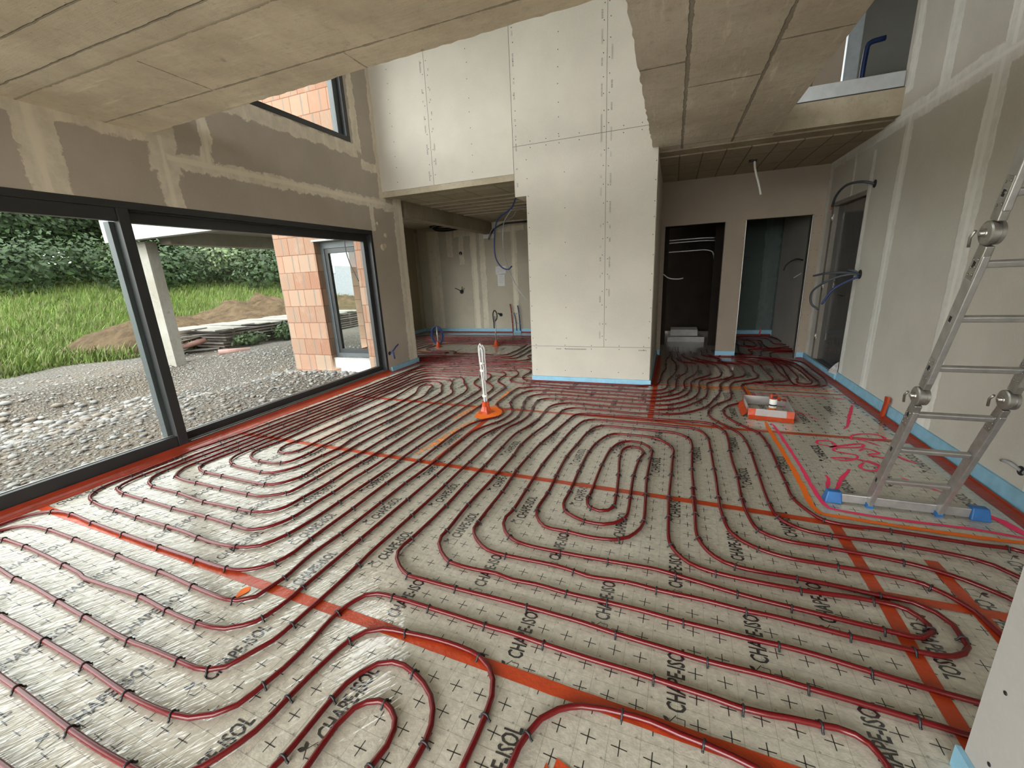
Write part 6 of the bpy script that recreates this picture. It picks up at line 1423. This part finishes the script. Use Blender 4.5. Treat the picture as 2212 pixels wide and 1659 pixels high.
# loose stones
rs = random.Random(31)
def stone_mesh(seed, flat=0.55):
    r_ = random.Random(seed); bm_ = bmesh.new(); bmesh.ops.create_icosphere(bm_, subdivisions=2, radius=1)
    off = Vector((seed, seed * 2.1, 0))
    for v in bm_.verts:
        k = 1 + 0.28 * mn.noise(v.co * 1.3 + off)
        v.co = Vector((v.co.x * k * 1.15, v.co.y * k * 0.9, v.co.z * k * flat))
    me_ = bpy.data.meshes.new('stone'); bm_.to_mesh(me_); bm_.free(); return me_
SV = []
for s_ in range(5):
    m_ = stone_mesh(s_ + 1); SV.append(([tuple(v.co) for v in m_.vertices], [tuple(p.vertices) for p in m_.polygons]))
mst = []
for nm, c in (('pale_stone', (0.31, 0.30, 0.28)), ('warm_stone', (0.24, 0.20, 0.165)), ('grey_stone', (0.22, 0.215, 0.21))): mst.append(plain(nm, D(c), 0.8, 0, 0.15, 6))
def scatter(n, fx, smin, smax, bias=2.0):
    V = []; F = []; MI = []
    for _ in range(n):
        x, y = fx(); k = smin + (smax - smin) * rs.random() ** bias
        vs, fs = SV[rs.randrange(5)]; a = rs.uniform(0, 6.28); ca, sa = math.cos(a) * k, math.sin(a) * k; z = tz(x, y) + k * 0.2; n0 = len(V)
        V += [(x + v[0] * ca - v[1] * sa, y + v[0] * sa + v[1] * ca, z + v[2] * k) for v in vs]
        F += [tuple(n0 + i for i in f) for f in fs]; MI += [rs.choice((0, 0, 1, 2))] * len(fs)
    return V, F, MI
def mesh_obj(name, V, F, MI, mats, smooth=True):
    me_ = bpy.data.meshes.new(name); me_.from_pydata(V, [], F)
    for m in mats: me_.materials.append(m)
    me_.polygons.foreach_set('material_index', MI); me_.polygons.foreach_set('use_smooth', [smooth] * len(F)); me_.update()
    o = bpy.data.objects.new(name, me_); COL.objects.link(o); return o
def near():
    while True:
        x = rs.uniform(-13.5, -4.9); y = rs.uniform(0.3, 8.5)
        if y > 5.7 and x > -6.9: continue
        if rs.random() < 1.4 * math.exp(-(abs(x) - 4.9) / 5.0): return x, y
V, F, MI = scatter(4200, near, 0.010, 0.042, 3.0)
tag(mesh_obj('gravel', V, F, MI, mst), 'loose pale river stones spread over the ground outside the window', 'gravel', None, 'stuff')
def bank(): return rs.gauss(-9.9, 0.9), rs.uniform(1.5, 5.2)
V, F, MI = scatter(420, bank, 0.02, 0.08, 1.8)
tag(mesh_obj('bank_stones', V, F, MI, mst), 'larger pale stones lying at the foot of the gravel bank', 'gravel', None, 'stuff')
def foot():
    t_ = rs.random(); return -6.85 + 2.2 * t_, 5.78 - rs.random() ** 2 * 0.25
V, F, MI = scatter(190, foot, 0.015, 0.05, 2)
tag(mesh_obj('rubble', V, F, MI, mst), 'rubble and clods at the foot of the brick wing', 'rubble', None, 'stuff')

# soil heaps
def heap(label, cx, cy, rx, ry, h, seed):
    V = []; F = []; n = 44
    for i in range(n + 1):
        for j in range(n + 1):
            u_ = -1 + 2 * i / n; v_ = -1 + 2 * j / n; x = cx + u_ * rx; y = cy + v_ * ry
            r_ = math.hypot(u_, v_); k = max(0, 1 - r_ ** 1.7)
            nz = mn.noise(Vector((x * 1.1 + seed, y * 1.1, 0))) * 0.35 + mn.noise(Vector((x * 4 + seed, y * 4, 0))) * 0.14 + mn.noise(Vector((x * 10, y * 10, seed))) * 0.06
            V.append((x, y, tz(x, y) - 0.05 + h * k * (1 + nz) + (0.05 * nz if k > 0 else -0.1)))
    for i in range(n):
        for j in range(n):
            a = i * (n + 1) + j; F.append((a, a + n + 1, a + n + 2, a + 1))
    o = mesh_obj('soil_heap', V, F, [0] * len(F), [msoil]); return tag(o, label, 'soil heap', None, 'stuff')
heap('low brown soil heap between gravel and meadow, left of the concrete column', -17.0, 9.2, 3.2, 2.6, 1.0, 3)
heap('brown soil heap behind the stacked boards', -18.5, 14.5, 4.2, 3.6, 1.2, 9)
heap('flat spread of soil at the right end of the meadow', -16.5, 18.0, 4.2, 3.0, 1.0, 14)

# stack of weathered boards
mwood = []
for nm, c in (('grey_board', (0.22, 0.20, 0.175)), ('brown_board', (0.15, 0.115, 0.09)), ('pale_board', (0.33, 0.31, 0.275))):
    c = D(c); t = NT(nm); g_ = t.noise(1.0, 4, 0.7, vec=t.mapping((3, 40, 10)))
    mwood.append(t.bsdf(t.mix(t.smooth(g_, 0.3, 0.7), tuple(x * 0.75 for x in c), tuple(x * 1.1 for x in c)), 0.85, 0, 0.2, t.bump(g_, 0.3, 0.01)))
rb_ = random.Random(12)
BX0, BY0 = -13.4, 9.0
bl = 0
zb = tz(BX0, BY0) + 0.03
WORD = {0: 'lowest', 1: 'second', 2: 'third', 3: 'fourth', 4: 'fifth', 5: 'sixth', 6: 'seventh'}
for layer in range(7):
    e = MB(); dx = rb_.uniform(-0.07, 0.07); dy = rb_.uniform(-0.1, 0.1)
    z = zb + 0.085 * layer
    e.box((BX0 - 1.0 + dx, BY0 - 0.6 + dy, z), (BX0 + 1.0 + dx, BY0 + 5.6 + dy, z + 0.045))
    o = e.build('formwork_panel', mwood[1 if layer % 2 else 0])
    tag(o, '%s weathered formwork panel of the stack under the canopy, counted from the ground' % WORD[layer], 'wood panel', 'stacked formwork panels')
    for k in range(3):
        y = BY0 - 0.3 + 2.5 * k; q_ = MB(); q_.box((BX0 - 0.95, y, z + 0.045), (BX0 + 0.95, y + 0.1, z + 0.085)); q_.build('batten', mwood[1], o)
zt = zb + 0.085 * 7
for k in range(13):
    y = BY0 - 0.7 + 0.49 * k; a = rb_.uniform(-0.05, 0.05); e = MB()
    zz = zt + 0.018 + 0.012 * (k % 2) + 0.02 * rb_.random()
    e.beam((BX0 - 1.15 + rb_.uniform(-.15, .15), y - a, zz), (BX0 + 1.1 + rb_.uniform(-.15, .15), y + a, zz + rb_.uniform(-0.02, 0.03)), 0.44, 0.028)
    tag(e.build('loose_board', mwood[2]), 'pale weathered board lying across the top of the stack, %s from its near end' % ('first','second','third','fourth','fifth','sixth','seventh','eighth','ninth','tenth','eleventh','twelfth','thirteenth')[k], 'board', 'pale boards on top of the stack')
for k in range(9):
    e = MB(); z = zb + 0.05 + 0.075 * k; y0_ = BY0 - 1.2 - rb_.uniform(0, 0.8)
    e.beam((BX0 - 0.9 + rb_.uniform(0, 1.5), y0_, z), (BX0 - 0.2 + rb_.uniform(-.4, 1.0), BY0 - 0.62, z + 0.01), 0.14, 0.035)
    tag(e.build('loose_plank', mwood[k % 3]), 'narrow plank sticking out of the near end of the stack, %s from the ground' % ('first','second','third','fourth','fifth','sixth','seventh','eighth','ninth')[k], 'plank', 'planks jutting from the stack end')
for lab, p_, q_, m_ in (('reddish half-round gutter piece on the soil left of the column', (-13.6, 7.35, -0.28), (-12.9, 8.2, -0.02), plain('reddish_metal', (0.30, 0.16, 0.13), 0.6)), ('reddish gutter piece on the gravel right of the column', (-11.6, 7.6, -0.26), (-11.2, 8.25, -0.30), plain('reddish_metal_dull', (0.33, 0.19, 0.16), 0.6))):
    tag(MB().tube([p_, q_], 0.075, 12).build('gutter_piece', m_), lab, 'gutter')

# plants
def leaf_mesh(n, rad, seed, size, center=(0, 0, 0), squash=0.8, shell=0.55, lump=0.35):
    r_ = random.Random(seed); V = []; F = []; MI = []
    while len(F) < n:
        d = Vector((r_.gauss(0, 1), r_.gauss(0, 1), r_.gauss(0, 1))).normalized()
        rr_ = (shell + (1 - shell) * r_.random()) * (1 + lump * mn.noise(d * 2.2 + Vector((seed, 0, 0))) + lump * 0.5 * mn.noise(d * 6 + Vector((0, seed, 0))))
        c = Vector((d.x * rad[0] * rr_, d.y * rad[1] * rr_, d.z * rad[2] * rr_ * squash)) + Vector(center)
        a = Vector((r_.gauss(0, 1), r_.gauss(0, 1), r_.gauss(0, .7))).normalized(); b = a.cross(d + Vector((0.01, 0, 0)))
        if b.length < 1e-3: continue
        b.normalize(); s_ = size * r_.uniform(0.6, 1.4); n0 = len(V)
        V += [tuple(c + a * s_), tuple(c + b * s_ * 0.55), tuple(c - a * s_), tuple(c - b * s_ * 0.55)]
        F.append((n0, n0 + 1, n0 + 2, n0 + 3)); MI.append(r_.choice((0, 0, 0, 1)))
    return V, F, MI
def leafmat(name, c):
    c = D(c)
    t = NT(name); n = t.noise(0.8, 3)
    col = t.mix(t.smooth(n, 0.3, 0.7), tuple(x * 0.7 for x in c), tuple(x * 1.15 for x in c))
    return t.bsdf(col, 0.6, 0, 0.3)
LM = {'dark': [leafmat('dark_leaves', (0.035, 0.065, 0.022)), leafmat('dark_leaves_light', (0.055, 0.10, 0.03))],
      'mid': [leafmat('mid_leaves', (0.05, 0.09, 0.028)), leafmat('mid_leaves_light', (0.08, 0.14, 0.042))],
      'pale': [leafmat('pale_leaves', (0.14, 0.19, 0.085)), leafmat('pale_leaves_light', (0.21, 0.26, 0.13))]}
mbark = plain('bark', (0.10, 0.08, 0.06), 0.9)
crowns = {}
for kind in ('dark', 'mid'):
    for sd in (1, 2):
        V = []; F = []; MI = []
        for q, (cx, cy, cz, r_) in enumerate(((0, 0, 6.0, 3.4), (1.8, 0.8, 3.6, 2.6), (-1.8, -0.6, 4.0, 2.7), (0.4, -1.6, 2.2, 2.4), (-0.3, 1.4, 8.6, 2.4), (1.4, -1.2, 7.0, 2.2))):
            v, f, mi = leaf_mesh(6500, (r_, r_, r_), sd * 10 + q + (50 if kind == 'mid' else 0), 0.15, (cx, cy, cz)); n0 = len(V)
            V += v; F += [tuple(n0 + i for i in a) for a in f]; MI += mi
        me_ = bpy.data.meshes.new('crown'); me_.from_pydata(V, [], F)
        for m in LM[kind]: me_.materials.append(m)
        me_.polygons.foreach_set('material_index', MI); me_.update(); crowns[kind, sd] = me_
trunk_mb = MB(); trunk_mb.tube([(0, 0, -0.5), (0.1, 0, 2.5), (0, 0.1, 6)], [0.28, 0.2, 0.1], 10)
tme = None
TREES = [(-45, 4, 'dark', 1, 1.0), (-47, 11, 'mid', 1, 1.25), (-44, 17, 'dark', 2, 1.15), (-48, 22, 'mid', 2, 1.3), (-43, 27, 'dark', 1, 1.2), (-42, 34, 'mid', 1, 1.2), (-38, 38, 'dark', 2, 1.15),
         (-36, 44, 'mid', 2, 1.25), (-32, 48, 'dark', 1, 1.2), (-50, -3, 'mid', 2, 1.3), (-26, 52, 'dark', 2, 1.2), (-53, 15, 'dark', 1, 1.6), (-50, 30, 'mid', 1, 1.6), (-44, 42, 'dark', 2, 1.6), (-54, 6, 'mid', 2, 1.6)]
TLAB = ['dark leafy tree of the wood edge, at the left end of the big window', 'mid-green leafy tree of the wood edge behind the left window pane, left of its centre', 'dark leafy tree of the wood edge behind the middle of the left pane', 'mid-green tree of the wood edge beside the window mullion',
        'dark tree of the wood edge just right of the window mullion', 'mid-green tree of the wood edge behind the concrete column', 'dark tree of the wood edge right of the pale bush', 'mid-green tree of the wood edge over the board stack',
        'dark tree of the wood edge touching the brick pillar', 'mid-green tree far left of the wood edge', 'dark tree of the wood edge hidden mostly by the brick wing', 'tall dark tree in the second row of the wood, left', 'tall mid-green tree in the second row of the wood, middle', 'tall dark tree in the second row of the wood, right', 'tall mid-green tree in the second row, far left']
for (x, y, kd, sd, sc), lab in zip(TREES, TLAB):
    e = empty('leafy_tree', (x, y, tz(x, y) - 0.6)); e.rotation_euler = (0, 0, x * 1.7 + y); e.scale = (sc, sc, sc)
    e['label'] = lab; e['category'] = 'tree'; e['group'] = 'trees of the wood edge'
    c = bpy.data.objects.new('crown', crowns[kd, sd]); COL.objects.link(c); c.parent = e
    if tme is None:
        k = trunk_mb.build('trunk', mbark, e); tme = k.data
    else:
        k = bpy.data.objects.new('trunk', tme); COL.objects.link(k); k.parent = e
def bush(label, x, y, rad, kind, n=1500, size=0.12, zc=0.8, name='bush', sd=4):
    e = empty(name, (x, y, tz(x, y))); e['label'] = label; e['category'] = 'bush'
    v, f, mi = leaf_mesh(n, rad, sd, size, (0, 0, rad[2] * zc)); o = mesh_obj('foliage', v, f, mi, LM[kind], False); o.parent = e
    m_ = MB(); m_.tube([(0, 0, -0.1), (0.02, 0, rad[2] * 0.8)], [0.05, 0.02], 6); m_.build('stem', mbark, e)
bush('pale flowering bush before the wood, behind the concrete column', -33.5, 24.5, (3.0, 3.4, 2.4), 'pale', 4200, 0.13, 0.75)
bush('pale yellow-green bush at the far left of the window', -35, 9.5, (1.3, 2.0, 3.2), 'pale', 1500, 0.13, 0.9, sd=6)
bush('pale small bush left of the window mullion', -38, 19.5, (1.8, 2.0, 1.8), 'pale', 1400, 0.13, 0.8, sd=7)
bush('green nettle clump in front of the board stack, left', -12.1, 9.0, (0.35, 0.55, 0.30), 'mid', 500, 0.06, 0.7, 'nettle_clump', 8)
bush('tall green nettle clump in front of the board stack, middle', -12.0, 10.3, (0.40, 0.6, 0.42), 'mid', 700, 0.06, 0.7, 'nettle_clump', 9)
bush('green nettle clump in front of the board stack, beside the pillar', -11.9, 11.6, (0.35, 0.6, 0.36), 'mid', 500, 0.06, 0.7, 'nettle_clump', 10)

hv, hf, hm = [], [], []
for q in range(26):
    a_ = 0.02 + q * 0.062; r_ = 41 + 3 * math.sin(q * 2.1); hx, hy = -r_ * math.cos(a_), r_ * math.sin(a_)
    v, f, mi = leaf_mesh(2000, (3.2, 3.2, 2.6), 200 + q, 0.15, (hx, hy, tz(hx, hy) + 1.2)); n0 = len(hv)
    hv += v; hf += [tuple(n0 + i for i in a) for a in f]; hm += mi
tag(mesh_obj('undergrowth', hv, hf, hm, LM['dark'], False), 'dense dark undergrowth along the foot of the wood', 'undergrowth', None, 'stuff')

# meadow grass
def blades(name, label, n, fx, hmin, hmax, mats, w=0.02):
    V = []; F = []; MI = []
    for _ in range(n):
        x, y = fx(); z = tz(x, y) - 0.03; h = rs.uniform(hmin, hmax); a = rs.uniform(0, 6.28); bx_, by_ = rs.gauss(0.25, 0.25) * h, rs.gauss(0.1, 0.25) * h; ww = w * rs.uniform(.6, 1.4)
        ca, sa = math.cos(a) * ww, math.sin(a) * ww; n0 = len(V)
        V += [(x - ca, y - sa, z), (x + ca, y + sa, z), (x + bx_ * .4 + ca * .7, y + by_ * .4 + sa * .7, z + h * .6), (x + bx_ * .4 - ca * .7, y + by_ * .4 - sa * .7, z + h * .6), (x + bx_, y + by_, z + h)]
        F += [(n0, n0 + 1, n0 + 2, n0 + 3), (n0 + 3, n0 + 2, n0 + 4)]; m_ = rs.choice((0, 0, 1, 2)); MI += [m_, m_]
    return tag(mesh_obj(name, V, F, MI, mats, False), label, 'grass', None, 'stuff')
gm = [leafmat('meadow_blade', (0.11, 0.18, 0.025)), leafmat('meadow_blade_light', (0.18, 0.25, 0.05)), leafmat('meadow_blade_straw', (0.22, 0.23, 0.09))]
def fm():
    while True:
        r_ = 14.5 + 32 * rs.random() ** 1.25; th_ = math.atan2(rs.uniform(0.12, 1.15), 1.0); x = -r_ * math.cos(th_); y = r_ * math.sin(th_)
        if not gravel_zone(x, y) and math.hypot(x + 17, y - 9.2) > 2.5: return x, y
blades('meadow_grass', 'tall green meadow grass rising to the wood outside the window', 60000, fm, 0.15, 0.5, gm, 0.018)
def fe():
    y = rs.uniform(-1, 8); b = 15.6 + 0.8 * math.sin(y * 0.8) + 0.5 * math.sin(y * 2.3 + 1); return -(b + rs.uniform(-0.25, 0.8)), y
blades('verge_grass', 'short bright grass along the edge of the gravel', 5000, fe, 0.06, 0.2, gm, 0.02)

# pale house seen through the brick wing window
hs = empty('neighbour_house', (-22, 27, tz(-22, 27))); hs['label'] = 'white rendered house seen through the brick wing window'; hs['category'] = 'house'
mb = MB(); mb.box((-5, -3, -1), (5, 5, 6.5)); hw = mb.build('wall', plain('white_render', D((0.34, 0.34, 0.37)), 0.9), hs)
for wx in (-1.2, 1.8):
    mb = MB(); mb.box((wx - 0.75, -3.06, 1.6), (wx + 0.75, -2.98, 2.9)); f_ = mb.build('window_frame', MT['white_plastic'], hs)
    for s2 in (-0.36, 0.36):
        mb = MB(); mb.box((wx + s2 - 0.27, -3.08, 1.72), (wx + s2 + 0.27, -3.05, 2.78)); mb.build('pane', plain('dark_pane', (0.12, 0.16, 0.14), 0.1), f_)
mb = MB(); mb.box((-5.4, -3.4, 6.5), (5.4, 5.4, 6.7)); mb.build('roof', plain('roof_slab', (0.25, 0.2, 0.18), 0.9), hs)
